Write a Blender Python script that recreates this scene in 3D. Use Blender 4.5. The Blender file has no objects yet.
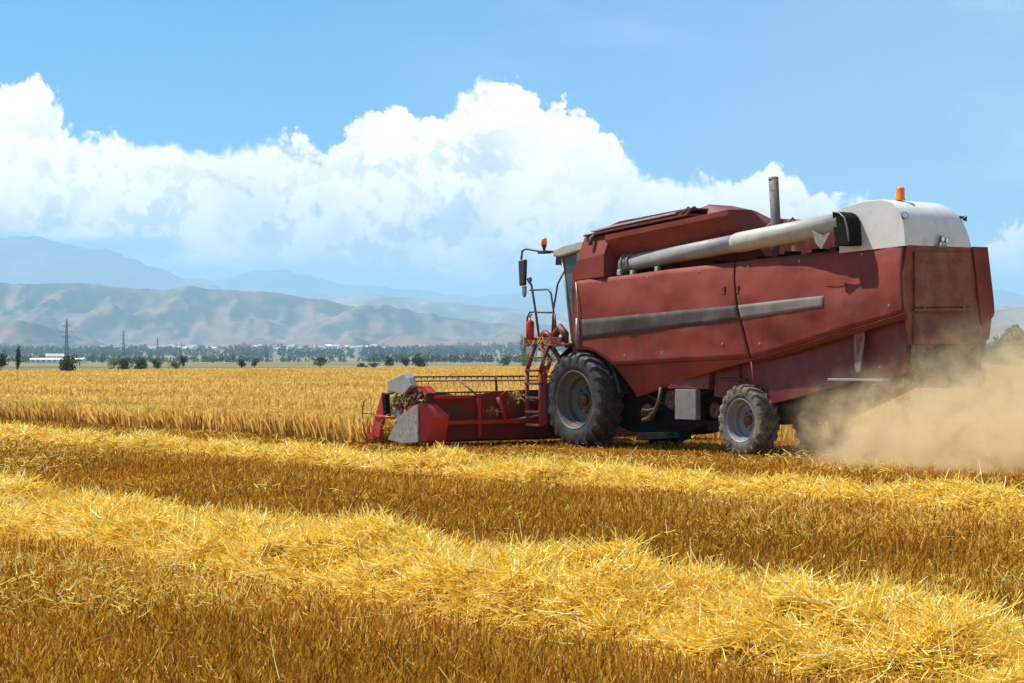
import bpy, bmesh, math, random
import numpy as np
from mathutils import Vector, Matrix
from math import radians as R, pi, sin, cos

random.seed(7)
rng = np.random.default_rng(11)
S = bpy.context.scene
COL = S.collection

# ------------------------------------------------------------------ camera, sky, sun, exposure
HZ = 360.5                      # image row of the true horizon
F = 2050.0                      # focal length in pixels
CAM_H = 1.7
cam = bpy.data.cameras.new('camera')
cam.sensor_width = 36.0
cam.lens = F / 1024 * 36.0
cam.clip_start = 0.1
cam.clip_end = 60000
camo = bpy.data.objects.new('camera', cam)
COL.objects.link(camo)
camo.location = (0, 0, CAM_H)
camo.rotation_euler = (R(90) + math.atan((HZ - 341.5) / F), 0, 0)
S.camera = camo

S.view_settings.view_transform = 'Standard'
S.view_settings.look = 'None'
S.view_settings.exposure = 0.5
S.view_settings.gamma = 1.0

SUN_EL = 58.0
SUN_DIR = Vector((-0.91, 0.41, 0)).normalized()      # horizontal direction towards the sun
sl = bpy.data.lights.new('sun', 'SUN')
sl.energy = 5.0
sl.angle = R(0.55)
sl.color = (1.0, 0.95, 0.86)
so = bpy.data.objects.new('sun', sl)
COL.objects.link(so)
sd = Vector((SUN_DIR.x * cos(R(SUN_EL)), SUN_DIR.y * cos(R(SUN_EL)), sin(R(SUN_EL))))
so.rotation_euler = (-sd).to_track_quat('-Z', 'Y').to_euler()

world = bpy.data.worlds.new('World')
S.world = world
world.use_nodes = True
W = world.node_tree
W.nodes.clear()


class NT:
    """small node-graph writer"""
    def __init__(s, t): s.t = t
    def n(s, typ, ins=None, **kw):
        nd = s.t.nodes.new(typ)
        for k, v in kw.items(): setattr(nd, k, v)
        for k, v in (ins or {}).items():
            if hasattr(v, 'is_output') or isinstance(v, bpy.types.NodeSocket): s.t.links.new(v, nd.inputs[k])
            else: nd.inputs[k].default_value = v
        return nd
    def m(s, op, a, b=0.0, c=0.0, clamp=False):
        nd = s.n('ShaderNodeMath', {0: a, 1: b, 2: c}, operation=op, use_clamp=clamp)
        return nd.outputs[0]
    def vm(s, op, a, b=(0, 0, 0), sc=None):
        nd = s.n('ShaderNodeVectorMath', {0: a, 1: b}, operation=op)
        if sc is not None:
            if isinstance(sc, bpy.types.NodeSocket): s.t.links.new(sc, nd.inputs['Scale'])
            else: nd.inputs['Scale'].default_value = sc
        return nd.outputs[0]
    def noise(s, vec, scale, detail=4, rough=0.55, dist=0.0, out='Fac', dim='3D'):
        nd = s.n('ShaderNodeTexNoise', noise_dimensions=dim, ins={'Scale': scale, 'Detail': detail, 'Roughness': rough, 'Distortion': dist})
        if vec is not None: s.t.links.new(vec, nd.inputs['Vector'])
        return nd.outputs[out]
    def vor(s, vec, scale, smooth=0.35, detail=0.0, rough=0.5):
        nd = s.n('ShaderNodeTexVoronoi', voronoi_dimensions='2D', feature='F1')
        nd.inputs['Scale'].default_value = scale
        nd.inputs['Detail'].default_value = detail; nd.inputs['Roughness'].default_value = rough
        nd.normalize = False
        s.t.links.new(vec, nd.inputs['Vector'])
        return nd.outputs['Distance']
    def ramp(s, fac, stops, interp='LINEAR'):
        nd = s.n('ShaderNodeValToRGB')
        s.t.links.new(fac, nd.inputs[0])
        e = nd.color_ramp.elements
        nd.color_ramp.interpolation = interp
        while len(e) < len(stops): e.new(0.5)
        for i, (p, c) in enumerate(stops):
            e[i].position = p
            e[i].color = (c, c, c, 1) if isinstance(c, (int, float)) else (*c, 1)
        return nd.outputs[0]
    def smooth(s, v, a, b):
        nd = s.n('ShaderNodeMapRange', {0: v, 1: a, 2: b, 3: 0.0, 4: 1.0}, interpolation_type='SMOOTHSTEP')
        return nd.outputs[0]
    def mix(s, fac, a, b, blend='MIX'):
        nd = s.n('ShaderNodeMix', data_type='RGBA', blend_type=blend)
        for i, v in ((0, fac), (6, a), (7, b)):
            if isinstance(v, bpy.types.NodeSocket): s.t.links.new(v, nd.inputs[i])
            elif i == 0: nd.inputs[0].default_value = v
            else: nd.inputs[i].default_value = (*v, 1)
        return nd.outputs[2]


w = NT(W)
CLOUD_LIT = (1.28, 1.12, 1.00)
CLOUD_SHADE = (0.47, 0.52, 0.59)
geo = w.n('ShaderNodeTexCoord').outputs['Generated']
sep = w.n('ShaderNodeSeparateXYZ', {0: geo})
X_, Y_, Z_ = sep.outputs
sky = w.n('ShaderNodeTexSky', sky_type='NISHITA', sun_disc=False)
sky.sun_elevation = R(SUN_EL)
sky.sun_rotation = math.atan2(SUN_DIR.x, SUN_DIR.y)
sky.altitude = 800
sky.air_density = 1.0
sky.dust_density = 0.6
sky.ozone_density = 1.6
# look a little higher up than the view direction: the clear band just above the clouds is already deep blue
up = w.n('ShaderNodeCombineXYZ', {0: X_, 1: Y_, 2: w.m('ADD', w.m('MULTIPLY', Z_, 1.6), 0.10)})
W.links.new(w.vm('NORMALIZE', up.outputs[0]), sky.inputs[0])
skyc = w.vm('MULTIPLY', sky.outputs[0], (0.015, 0.088, 0.119))

# elevation and azimuth of the direction
hor = w.m('SQRT', w.m('ADD', w.m('MULTIPLY', X_, X_), w.m('MULTIPLY', Y_, Y_)))
el = w.m('DIVIDE', Z_, w.m('MAXIMUM', hor, 0.001))
az = w.m('ARCTAN2', X_, Y_)
prof = [(-700, 100), (-400, 150), (-150, 105), (-60, 80), (0, 86), (22, 82), (42, 86), (56, 98), (68, 114), (84, 122), (110, 128), (150, 138), (205, 140), (228, 130),
        (330, 138), (345, 128), (355, 108), (385, 98), (412, 110), (440, 112), (458, 94), (480, 84), (505, 82), (530, 90), (548, 108), (580, 118),
        (620, 134), (650, 156), (680, 170), (710, 162), (740, 160), (765, 152), (790, 170), (830, 188), (868, 196), (890, 228), (925, 262),
        (955, 262), (978, 240), (1000, 230), (1030, 236), (1120, 190), (1300, 160), (1600, 210)]
fc = w.n('ShaderNodeFloatCurve')
cv = fc.mapping.curves[0]
AZ0, AZ1 = -0.62, 0.55
pts = []
for px, py in prof:
    a = math.atan((px - 512) / F)
    e_ = (HZ - py) / math.hypot(F, px - 512)
    pts.append(((a - AZ0) / (AZ1 - AZ0), e_ / 0.2))
pts = [(0.0, 0.55)] + [p for p in pts if 0.005 < p[0] < 0.995] + [(1.0, 0.5)]
while len(cv.points) < len(pts): cv.points.new(0.5, 0.5)
for p, q in zip(cv.points, pts):
    p.location = q
    p.handle_type = 'AUTO_CLAMPED'
fc.mapping.update()
W.links.new(w.n('ShaderNodeMapRange', {0: az, 1: AZ0, 2: AZ1, 3: 0.0, 4: 1.0}).outputs[0], fc.inputs['Value'])
top = w.m('MULTIPLY', fc.outputs[0], 0.2)
# billows: rounded bumps at several sizes
p2 = w.n('ShaderNodeCombineXYZ', {0: az, 1: el, 2: 0.0}).outputs[0]
wv = w.vm('ADD', p2, w.vm('SCALE', w.vm('SUBTRACT', w.noise(p2, 34, 4, 0.55, out='Color', dim='2D'), (0.5, 0.5, 0.5)), sc=0.014))
def billow(v, det=4.0):
    a = w.vor(v, 19, 0.25, 0.0)
    b = w.vor(v, 44, 0.2, 0.0)
    c = w.vor(v, 110, 0.2, 2.0, 0.6)
    d = w.m('ADD', w.m('MULTIPLY', a, 0.50), w.m('MULTIPLY', b, 0.30))
    d = w.m('ADD', d, w.m('MULTIPLY', c, 0.22))
    return w.m('SUBTRACT', 0.75, d)
bA = billow(wv)
bB = billow(w.vm('ADD', wv, (-0.0045, 0.0080, 0.0)))
fine = w.noise(wv, 90, 6, 0.66, dim='2D')
d0 = w.m('SUBTRACT', top, el)
dens = w.m('ADD', d0, w.m('MULTIPLY', w.m('SUBTRACT', bA, 0.27), 0.032))
dens = w.m('ADD', dens, w.m('MULTIPLY', w.m('SUBTRACT', fine, 0.5), 0.007))
edge = w.m('ADD', 0.0032, w.m('MULTIPLY', w.smooth(w.noise(p2, 11, 2, dim='2D'), 0.42, 0.62), 0.006))
mask = w.n('ShaderNodeMapRange', {0: dens, 1: -0.0005, 2: edge, 3: 0.0, 4: 1.0}, interpolation_type='SMOOTHSTEP').outputs[0]
lit = w.smooth(w.m('SUBTRACT', bA, bB), -0.15, 0.05)                              # bumps facing the sun or turned from it
big = w.noise(wv, 13, 4, 0.6, dim='2D')
pocket = w.smooth(big, 0.47, 0.66)
lowf = w.smooth(el, 0.135, 0.055)
inside = w.smooth(dens, 0.0, 0.03)
shade = w.m('MULTIPLY', w.m('SUBTRACT', 1.0, lit), w.m('ADD', 0.22, w.m('MULTIPLY', w.smooth(w.noise(p2, 8, 2, dim='2D'), 0.4, 0.62), 0.38)))
shade = w.m('ADD', shade, w.m('MULTIPLY', w.m('MULTIPLY', pocket, w.m('ADD', 0.25, lowf)), 0.34), clamp=True)
shade = w.m('ADD', w.m('MULTIPLY', shade, w.m('ADD', 0.4, w.m('MULTIPLY', inside, 0.6))), w.m('MULTIPLY', w.smooth(el, 0.092, 0.048), 0.30), clamp=True)
cloudc = w.mix(shade, CLOUD_LIT, CLOUD_SHADE)
# layered bases: streaky break-up of the cloud foot
st = w.n('ShaderNodeCombineXYZ', {0: az, 1: w.m('MULTIPLY', el, 4.0), 2: 0.0}).outputs[0]
streak = w.noise(st, 16, 4, 0.55, dim='2D')
foot = w.m('ADD', el, w.m('MULTIPLY', w.m('SUBTRACT', streak, 0.5), 0.044))
azl = w.smooth(az, -0.10, -0.20)
footlim = w.m('ADD', 0.043, w.m('MULTIPLY', azl, 0.014))
footm = w.n('ShaderNodeMapRange', {0: w.m('SUBTRACT', foot, footlim), 1: -0.006, 2: 0.010, 3: 0.0, 4: 1.0}, interpolation_type='SMOOTHSTEP').outputs[0]
below = w.mix(w.smooth(el, 0.0, 0.07), (0.36, 0.58, 0.74), (0.20, 0.45, 0.70))
cloudc = w.mix(footm, below, cloudc)
# a few thin veils in the clear air, more towards the right
veil = w.m('MULTIPLY', w.smooth(w.noise(st, 4.5, 5, 0.6, dim='2D'), 0.42, 0.75), w.smooth(az, -0.12, 0.16))
skyv = w.mix(w.m('ADD', w.m('MULTIPLY', veil, 0.5), w.m('MULTIPLY', w.smooth(az, -0.10, 0.24), 0.30), clamp=True), skyc, (0.46, 0.58, 0.68))
col = w.mix(mask, skyv, cloudc)
col = w.mix(w.smooth(Z_, 0.0, -0.02), col, (0.25, 0.2, 0.12))
bg = w.n('ShaderNodeBackground', {0: col, 1: 1.0})
W.links.new(bg.outputs[0], w.n('ShaderNodeOutputWorld').inputs[0])
world.cycles.sampling_method = 'MANUAL'
world.cycles.sample_map_resolution = 512
S.cycles.volume_bounces = 3
S.cycles.max_bounces = 7
S.cycles.diffuse_bounces = 3
S.cycles.transparent_max_bounces = 16
S.cycles.volume_step_rate = 1.0
S.cycles.use_adaptive_sampling = True

# ------------------------------------------------------------------ numpy noise
def _hash(ix, iy, s):
    h = (ix.astype(np.int64) * 374761393 + iy.astype(np.int64) * 668265263 + s * 974711) & 0xffffffff
    h = ((h ^ (h >> 13)) * 1274126177) & 0xffffffff
    return ((h ^ (h >> 16)) & 0xffffff) / float(0xffffff)
def vnoise(x, y, s=0):
    ix = np.floor(x); iy = np.floor(y)
    fx = x - ix; fy = y - iy
    fx = fx * fx * fx * (fx * (fx * 6 - 15) + 10); fy = fy * fy * fy * (fy * (fy * 6 - 15) + 10)
    a = _hash(ix, iy, s); b = _hash(ix + 1, iy, s); c = _hash(ix, iy + 1, s); d = _hash(ix + 1, iy + 1, s)
    return (a * (1 - fx) + b * fx) * (1 - fy) + (c * (1 - fx) + d * fx) * fy
def fbm(x, y, o=5, s=0, g=0.5):
    t = 0; a = 1; n = 0
    for i in range(o):
        t = t + a * vnoise(x * 2 ** i + 17.3 * i, y * 2 ** i - 9.1 * i, s + i); n += a; a *= g
    return t / n
def ridged(x, y, o=5, s=0, g=0.5):
    t = 0; a = 1; n = 0
    for i in range(o):
        t = t + a * (1 - np.abs(2 * vnoise(x * 2 ** i + 5.3 * i, y * 2 ** i + 3.7 * i, s + i) - 1)); n += a; a *= g
    return t / n

# ------------------------------------------------------------------ object helpers
def link(name, me, mat=None, parent=None):
    o = bpy.data.objects.new(name, me)
    COL.objects.link(o)
    if mat is not None and me is not None:
        for m_ in (mat if isinstance(mat, (list, tuple)) else [mat]): me.materials.append(m_)
    if parent is not None: o.parent = parent
    return o
def tag(o, label=None, cat=None, group=None, kind=None):
    if label: o['label'] = label
    if cat: o['category'] = cat
    if group: o['group'] = group
    if kind: o['kind'] = kind
    return o
def empty(name, loc=(0, 0, 0), rz=0.0):
    o = bpy.data.objects.new(name, None)
    COL.objects.link(o)
    o.location = loc; o.rotation_euler = (0, 0, rz)
    return o
def mesh_np(name, V, Fc, mat, attr=None, parent=None, smooth=False):
    """V (n,3), Fc (m,k) uniform faces"""
    me = bpy.data.meshes.new(name)
    V = np.ascontiguousarray(V, dtype=np.float32); Fc = np.ascontiguousarray(Fc, dtype=np.int32)
    m, k = Fc.shape
    me.vertices.add(len(V)); me.vertices.foreach_set('co', V.ravel())
    me.loops.add(m * k); me.loops.foreach_set('vertex_index', Fc.ravel())
    me.polygons.add(m); me.polygons.foreach_set('loop_start', np.arange(m, dtype=np.int32) * k)
    me.polygons.foreach_set('loop_total', np.full(m, k, dtype=np.int32))
    if smooth: me.polygons.foreach_set('use_smooth', np.ones(m, dtype=bool))
    me.update(calc_edges=True)
    if attr is not None:
        for an, av in attr.items():
            a = me.attributes.new(an, 'FLOAT', 'POINT'); a.data.foreach_set('value', np.ascontiguousarray(av, dtype=np.float32))
    return link(name, me, mat, parent)

class MB:
    def __init__(s): s.v = []; s.f = []; s.sm = []
    def add(s, V, Fc, sm=False):
        b = len(s.v)
        s.v += [tuple(v) for v in V]
        s.f += [tuple(i + b for i in f) for f in Fc]
        s.sm += [sm] * len(Fc)
        return s
    def box(s, x0, x1, y0, y1, z0, z1, M=None):
        V = [Vector((x, y, z)) for x in (x0, x1) for y in (y0, y1) for z in (z0, z1)]
        if M: V = [M @ v for v in V]
        return s.add(V, [(0, 1, 3, 2), (4, 6, 7, 5), (0, 4, 5, 1), (2, 3, 7, 6), (0, 2, 6, 4), (1, 5, 7, 3)])
    def prism(s, pts, y0, y1):
        """pts (x,z) extruded in y; y0/y1 may be functions of (x,z)"""
        n = len(pts)
        g0 = y0 if callable(y0) else (lambda x, z: y0)
        g1 = y1 if callable(y1) else (lambda x, z: y1)
        V = [(x, g0(x, z), z) for x, z in pts] + [(x, g1(x, z), z) for x, z in pts]
        Fc = [tuple(range(n)), tuple(range(2 * n - 1, n - 1, -1))] + [(i, i + n, (i + 1) % n + n, (i + 1) % n) for i in range(n)]
        return s.add(V, Fc)
    def prism_x(s, pts, x0, x1):
        n = len(pts)
        V = [(x0, y, z) for y, z in pts] + [(x1, y, z) for y, z in pts]
        Fc = [tuple(range(n)), tuple(range(2 * n - 1, n - 1, -1))] + [(i, i + n, (i + 1) % n + n, (i + 1) % n) for i in range(n)]
        return s.add(V, Fc)
    def tube(s, pts, r, n=8, cap=True):
        P = [Vector(p) for p in pts]
        rs = r if isinstance(r, (list, tuple)) else [r] * len(P)
        V = []; Fc = []
        prev = None
        for i, p in enumerate(P):
            d = (P[min(i + 1, len(P) - 1)] - P[max(i - 1, 0)]).normalized()
            if prev is None:
                u = d.orthogonal().normalized()
            else:
                u = (prev - d * prev.dot(d)).normalized()
            prev = u
            v = d.cross(u)
            for k in range(n):
                a = 2 * pi * k / n
                V.append(p + (u * cos(a) + v * sin(a)) * rs[i])
        for i in range(len(P) - 1):
            for k in range(n):
                Fc.append((i * n + k, i * n + (k + 1) % n, (i + 1) * n + (k + 1) % n, (i + 1) * n + k))
        s.add(V, Fc, True)
        if cap:
            b = len(s.v) - len(V)
            s.f.append(tuple(b + k for k in range(n - 1, -1, -1))); s.sm.append(False)
            s.f.append(tuple(b + (len(P) - 1) * n + k for k in range(n))); s.sm.append(False)
        return s
    def lathe(s, prof, n=40, c=(0, 0, 0), closed=False):
        """profile (r, y) revolved about the y axis"""
        V = []; Fc = []
        for r, y in prof:
            for k in range(n):
                a = 2 * pi * k / n
                V.append((c[0] + r * cos(a), c[1] + y, c[2] + r * sin(a)))
        m = len(prof)
        for i in range(m if closed else m - 1):
            j = (i + 1) % m
            for k in range(n):
                Fc.append((i * n + k, j * n + k, j * n + (k + 1) % n, i * n + (k + 1) % n))
        return s.add(V, Fc, True)
    def build(s, name, mat, parent=None, bevel=0.0, seg=2):
        me = bpy.data.meshes.new(name)
        me.from_pydata(s.v, [], s.f)
        me.polygons.foreach_set('use_smooth', s.sm)
        bm = bmesh.new(); bm.from_mesh(me)
        bmesh.ops.remove_doubles(bm, verts=bm.verts, dist=1e-5)
        bmesh.ops.recalc_face_normals(bm, faces=bm.faces)
        bm.to_mesh(me); bm.free()
        o = link(name, me, mat, parent)
        if bevel:
            md = o.modifiers.new('bevel', 'BEVEL'); md.width = bevel; md.segments = seg; md.limit_method = 'ANGLE'; md.angle_limit = R(40)
        return o

# ------------------------------------------------------------------ materials
def mat(name, base, rough=0.6, metal=0.0, dirt=None, dirt_amt=0.5, scale=3.0, bump=0.0, bscale=20.0, var=0.15, spec=0.4, thresh=(0.45, 0.7), streak=0.0):
    m_ = bpy.data.materials.new(name); m_.use_nodes = True
    t = NT(m_.node_tree)
    bs = m_.node_tree.nodes['Principled BSDF']
    tc = t.n('ShaderNodeTexCoord').outputs['Object']
    nz = t.noise(tc, scale, 6, 0.62)
    lo = tuple(c * (1 - var) for c in base); hi = tuple(min(1, c * (1 + var)) for c in base)
    c = t.mix(t.smooth(nz, 0.3, 0.7), lo, hi)
    if dirt:
        n2 = t.noise(tc, scale * 1.7, 8, 0.68)
        fac = t.m('MULTIPLY', t.smooth(n2, *thresh), dirt_amt)
        if streak:
            sv = t.vm('MULTIPLY', tc, (7.0, 7.0, 0.5))
            fac = t.m('ADD', fac, t.m('MULTIPLY', t.smooth(t.noise(sv, 1.3, 5, 0.6), 0.55, 0.75), streak), clamp=True)
            spk = t.smooth(t.noise(tc, 26, 3, 0.5), 0.66, 0.72)
            fac = t.m('ADD', fac, t.m('MULTIPLY', spk, 0.5), clamp=True)
        c = t.mix(fac, c, dirt)
        rr = t.m('ADD', rough, t.m('MULTIPLY', fac, 0.3), clamp=True)
        m_.node_tree.links.new(rr, bs.inputs['Roughness'])
    else:
        bs.inputs['Roughness'].default_value = rough
    m_.node_tree.links.new(c, bs.inputs['Base Color'])
    bs.inputs['Metallic'].default_value = metal
    bs.inputs['Specular IOR Level'].default_value = spec
    if bump:
        b = t.n('ShaderNodeBump', {'Strength': bump, 'Distance': 0.02, 'Height': t.noise(tc, bscale, 6, 0.6)})
        m_.node_tree.links.new(b.outputs[0], bs.inputs['Normal'])
    return m_
def attr_mat(name, stops, attr='rnd', rough=0.7, trans=0.25, big=None, bigscale=0.25):
    """plant fibre: colour from a per-strand random value, partly translucent"""
    m_ = bpy.data.materials.new(name); m_.use_nodes = True
    t = NT(m_.node_tree)
    bs = m_.node_tree.nodes['Principled BSDF']
    a = t.n('ShaderNodeAttribute', attribute_name=attr).outputs['Fac']
    c = t.ramp(a, stops)
    if big:
        pos = t.n('ShaderNodeTexCoord').outputs['Object']
        c = t.mix(t.smooth(t.noise(pos, bigscale, 4, 0.6), 0.35, 0.65), c, t.mix(1.0, c, big, 'MULTIPLY'))
    m_.node_tree.links.new(c, bs.inputs['Base Color'])
    bs.inputs['Roughness'].default_value = rough
    bs.inputs['Specular IOR Level'].default_value = 0.06
    if trans:
        tr = t.n('ShaderNodeBsdfTranslucent', {'Color': c})
        mx = t.n('ShaderNodeMixShader', {0: trans, 1: bs.outputs[0], 2: tr.outputs[0]})
        out = [n for n in m_.node_tree.nodes if n.type == 'OUTPUT_MATERIAL'][0]
        m_.node_tree.links.new(mx.outputs[0], out.inputs[0])
    return m_

DUST = (0.38, 0.25, 0.13)
M = dict(
    stripe_dark=mat('dark_grey_stripe', (0.085, 0.070, 0.062), 0.8, spec=0.15, dirt=(0.20, 0.16, 0.13), dirt_amt=0.5, scale=1.6),
    rim_dark=mat('shaded_rim_paint', (0.075, 0.088, 0.11), 0.5, dirt=(0.20, 0.13, 0.065), dirt_amt=0.8, scale=4, thresh=(0.42, 0.62)),  # front rim: shade of the deep dish put into the paint, plus dirt
    red=mat('faded_red_paint', (0.225, 0.040, 0.025), 0.62, dirt=(0.22, 0.085, 0.05), dirt_amt=0.5, scale=1.1, bump=0.25, bscale=2.6, var=0.25, spec=0.18, streak=0.3),
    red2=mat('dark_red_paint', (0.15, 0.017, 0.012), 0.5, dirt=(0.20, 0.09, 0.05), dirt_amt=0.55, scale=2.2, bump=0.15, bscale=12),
    redsheet=mat('soiled_shaded_red_sheet', (0.24, 0.012, 0.010), 0.6, dirt=(0.10, 0.045, 0.025), dirt_amt=0.95, scale=1.8, bump=0.15, bscale=9, thresh=(0.38, 0.6), spec=0.2),  # soil plus the shade of the header recess, put into the colour
    redhead=mat('bright_red_paint', (0.44, 0.018, 0.016), 0.45, dirt=(0.20, 0.08, 0.045), dirt_amt=0.75, scale=3.5, bump=0.1, bscale=12),
    redrear=mat('dusty_red_paint', (0.21, 0.030, 0.018), 0.6, dirt=(0.25, 0.125, 0.055), dirt_amt=0.9, scale=1.6, bump=0.2, bscale=4, thresh=(0.38, 0.62), streak=0.5),
    stripe=mat('worn_grey_stripe', (0.22, 0.19, 0.17), 0.8, spec=0.15, dirt=(0.17, 0.14, 0.13), dirt_amt=0.6, scale=1.6),
    white=mat('white_hood_paint', (0.70, 0.68, 0.62), 0.38, dirt=(0.42, 0.36, 0.27), dirt_amt=0.4, scale=2.5, bump=0.2, bscale=3, var=0.05, thresh=(0.5, 0.75), streak=0.35),
    cream=mat('cream_paint', (0.46, 0.44, 0.36), 0.5, dirt=(0.36, 0.30, 0.20), dirt_amt=0.6, scale=4, bump=0.1, var=0.08),
    greytube=mat('dusty_shaded_tube', (0.30, 0.29, 0.28), 0.5, dirt=DUST, dirt_amt=0.5, scale=3),  # weathered metal plus the tank overhang's shadow, put into the grey
    steel=mat('dull_steel', (0.30, 0.29, 0.27), 0.5, metal=0.5, dirt=(0.20, 0.12, 0.07), dirt_amt=0.7, scale=8),
    exhaust=mat('rusty_exhaust', (0.19, 0.165, 0.145), 0.7, metal=0.2, dirt=(0.13, 0.075, 0.05), dirt_amt=0.6, scale=7),
    shield=mat('dusty_grey_shield', (0.28, 0.265, 0.235), 0.7, dirt=(0.17, 0.13, 0.08), dirt_amt=0.85, scale=9, bump=0.3, bscale=25),
    shield2=mat('plain_grey_shield', (0.27, 0.28, 0.26), 0.65, dirt=DUST, dirt_amt=0.3, scale=5),
    black=mat('shaded_machinery', (0.012, 0.010, 0.009), 0.85, dirt=(0.055, 0.035, 0.022), dirt_amt=0.6, scale=5, bump=0.3, spec=0.1),  # underbody shade put into the near-black base colour
    rubber=mat('tyre_rubber', (0.020, 0.019, 0.018), 0.6, dirt=(0.13, 0.105, 0.075), dirt_amt=0.45, scale=4, bump=0.2, bscale=30, thresh=(0.36, 0.66)),
    rubber_dusty=mat('dusty_tyre_rubber', (0.035, 0.031, 0.026), 0.75, dirt=(0.24, 0.20, 0.14), dirt_amt=0.75, scale=5, bump=0.2, bscale=30, thresh=(0.32, 0.6)),
    rim=mat('worn_rim_paint', (0.22, 0.245, 0.29), 0.5, dirt=(0.30, 0.20, 0.10), dirt_amt=0.8, scale=4, thresh=(0.42, 0.66)),
    hub=mat('rusty_hub', (0.09, 0.03, 0.02), 0.6, dirt=DUST, dirt_amt=0.5, scale=8),
    rail=mat('brown_handrail', (0.10, 0.060, 0.045), 0.5, scale=10),
    plastic=mat('black_plastic', (0.025, 0.025, 0.027), 0.4, dirt=(0.15, 0.12, 0.09), dirt_amt=0.4, scale=9),
    boxgrey=mat('pale_grey_box', (0.19, 0.175, 0.16), 0.6, dirt=(0.28, 0.2, 0.13), dirt_amt=0.6, scale=6),
    bottlered=mat('red_bottle_paint', (0.50, 0.03, 0.02), 0.35, scale=8),
    markred=mat('marker_red', (0.25, 0.02, 0.02), 0.4, dirt=DUST, dirt_amt=0.4, scale=8),
    hose=mat('tan_hose', (0.08, 0.05, 0.02), 0.6, scale=8),
)
g_ = bpy.data.materials.new('orange_beacon_lens'); g_.use_nodes = True
b_ = g_.node_tree.nodes['Principled BSDF']
b_.inputs['Base Color'].default_value = (0.95, 0.22, 0.01, 1); b_.inputs['Roughness'].default_value = 0.15
b_.inputs['Subsurface Weight'].default_value = 0.5; b_.inputs['Subsurface Radius'].default_value = (0.1, 0.04, 0.01); b_.inputs['Subsurface Scale'].default_value = 0.5
M['beacon'] = g_
g_ = bpy.data.materials.new('cab_glass'); g_.use_nodes = True
b_ = g_.node_tree.nodes['Principled BSDF']
b_.inputs['Base Color'].default_value = (0.07, 0.085, 0.09, 1); b_.inputs['Roughness'].default_value = 0.1; b_.inputs['Alpha'].default_value = 0.8
M['glass'] = g_
g_ = bpy.data.materials.new('lamp_glass'); g_.use_nodes = True
b_ = g_.node_tree.nodes['Principled BSDF']
b_.inputs['Base Color'].default_value = (0.7, 0.7, 0.68, 1); b_.inputs['Roughness'].default_value = 0.12; b_.inputs['Metallic'].default_value = 0.7
M['lamp'] = g_

# ------------------------------------------------------------------ field frame: x' backwards along the rows, y' across towards the far side
O = np.array([2.45, 40.17]); BX = np.array([0.5932, -0.8050]); RX = np.array([0.8050, 0.5932])
def loc2w(x, y): return (O[0] + BX[0] * x + RX[0] * y, O[1] + BX[1] * x + RX[1] * y)
def w2loc(X, Y):
    dx = X - O[0]; dy = Y - O[1]
    return dx * BX[0] + dy * BX[1], dx * RX[0] + dy * RX[1]
ROT = math.atan2(BX[1], BX[0])

# windrow centre lines and heights (rows run along x')
def wr_shape(x, y, yc, half, hh, seed):
    c = yc + 0.30 * (fbm(x * 0.16, x * 0 + seed, 3, seed) - 0.5) * 2 + (np.interp(x, [-14, 4, 15], [0.0, -0.15, 0.5]) if yc > -10 else np.interp(x, [10, 18, 24], [0.0, 0.1, -0.45]))
    hw = half * (0.82 + 0.5 * fbm(x * 0.55, x * 0 + 3.3, 3, seed + 5))
    h = hh * (0.05 + 1.7 * fbm(x * 0.95, y * 1.3, 4, seed + 9, 0.55))
    hol = np.clip((fbm(x * 2.1 + 7, y * 3.2, 3, seed + 19) - 0.60) * 7, 0, 1)
    h = h * (1 - 0.75 * hol)
    t = np.clip(1 - ((y - c) / hw) ** 2, 0, 1)
    return h * t ** 0.55, t
ROWS = [(-8.8, 0.56, 0.20, 21), (-17.55, 0.86, 0.33, 47)]
def row_h(x, y):
    h = 0; t = 0
    for yc, half, hh, sd_ in ROWS:
        a, b = wr_shape(x, y, yc, half, hh, sd_)
        h = np.maximum(h, a); t = np.maximum(t, b)
    return h, t

# ------------------------------------------------------------------ ground
def ground_mat():
    m_ = bpy.data.materials.new('ground_soil'); m_.use_nodes = True
    t = NT(m_.node_tree); bs = m_.node_tree.nodes['Principled BSDF']
    pos = t.n('ShaderNodeTexCoord').outputs['Object']
    near = t.ramp(t.noise(pos, 9, 8, 0.7), [(0.35, (0.15, 0.06, 0.010)), (0.55, (0.32, 0.15, 0.02)), (0.72, (0.52, 0.31, 0.07))])
    # far plain: long strips of fields
    sv = t.vm('MULTIPLY', pos, (0.0006, 0.0075, 1))
    far = t.ramp(t.noise(sv, 2.2, 3, 0.5), [(0.3, (0.05, 0.07, 0.02)), (0.43, (0.11, 0.13, 0.035)), (0.49, (0.32, 0.24, 0.10)), (0.55, (0.08, 0.09, 0.03)), (0.64, (0.40, 0.31, 0.17))])
    d = t.vm('LENGTH', pos) if False else t.n('ShaderNodeVectorMath', {0: pos}, operation='LENGTH').outputs['Value']
    c = t.mix(t.smooth(d, 120, 240), near, far)
    m_.node_tree.links.new(c, bs.inputs['Base Color'])
    bs.inputs['Roughness'].default_value = 0.95; bs.inputs['Specular IOR Level'].default_value = 0.1
    b = t.n('ShaderNodeBump', {'Strength': 0.5, 'Distance': 0.03, 'Height': t.noise(pos, 14, 6, 0.7)})
    m_.node_tree.links.new(b.outputs[0], bs.inputs['Normal'])
    return m_
xs = [-24000, -9000, -3000, -1200, -400, -150] + list(np.arange(-80, 81, 2.0)) + [150, 400, 1200, 3000, 9000, 24000]
ys = [-2500, -600, -150, -50, -10] + list(np.arange(0, 100, 2.0)) + [120, 200, 500, 1200, 2500, 3500, 4500, 5456, 8000, 12000, 24000]
gx, gy = np.meshgrid(xs, ys)
def plain(Y): return np.clip((Y - 2500) * 0.0115, 0, 34)
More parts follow.
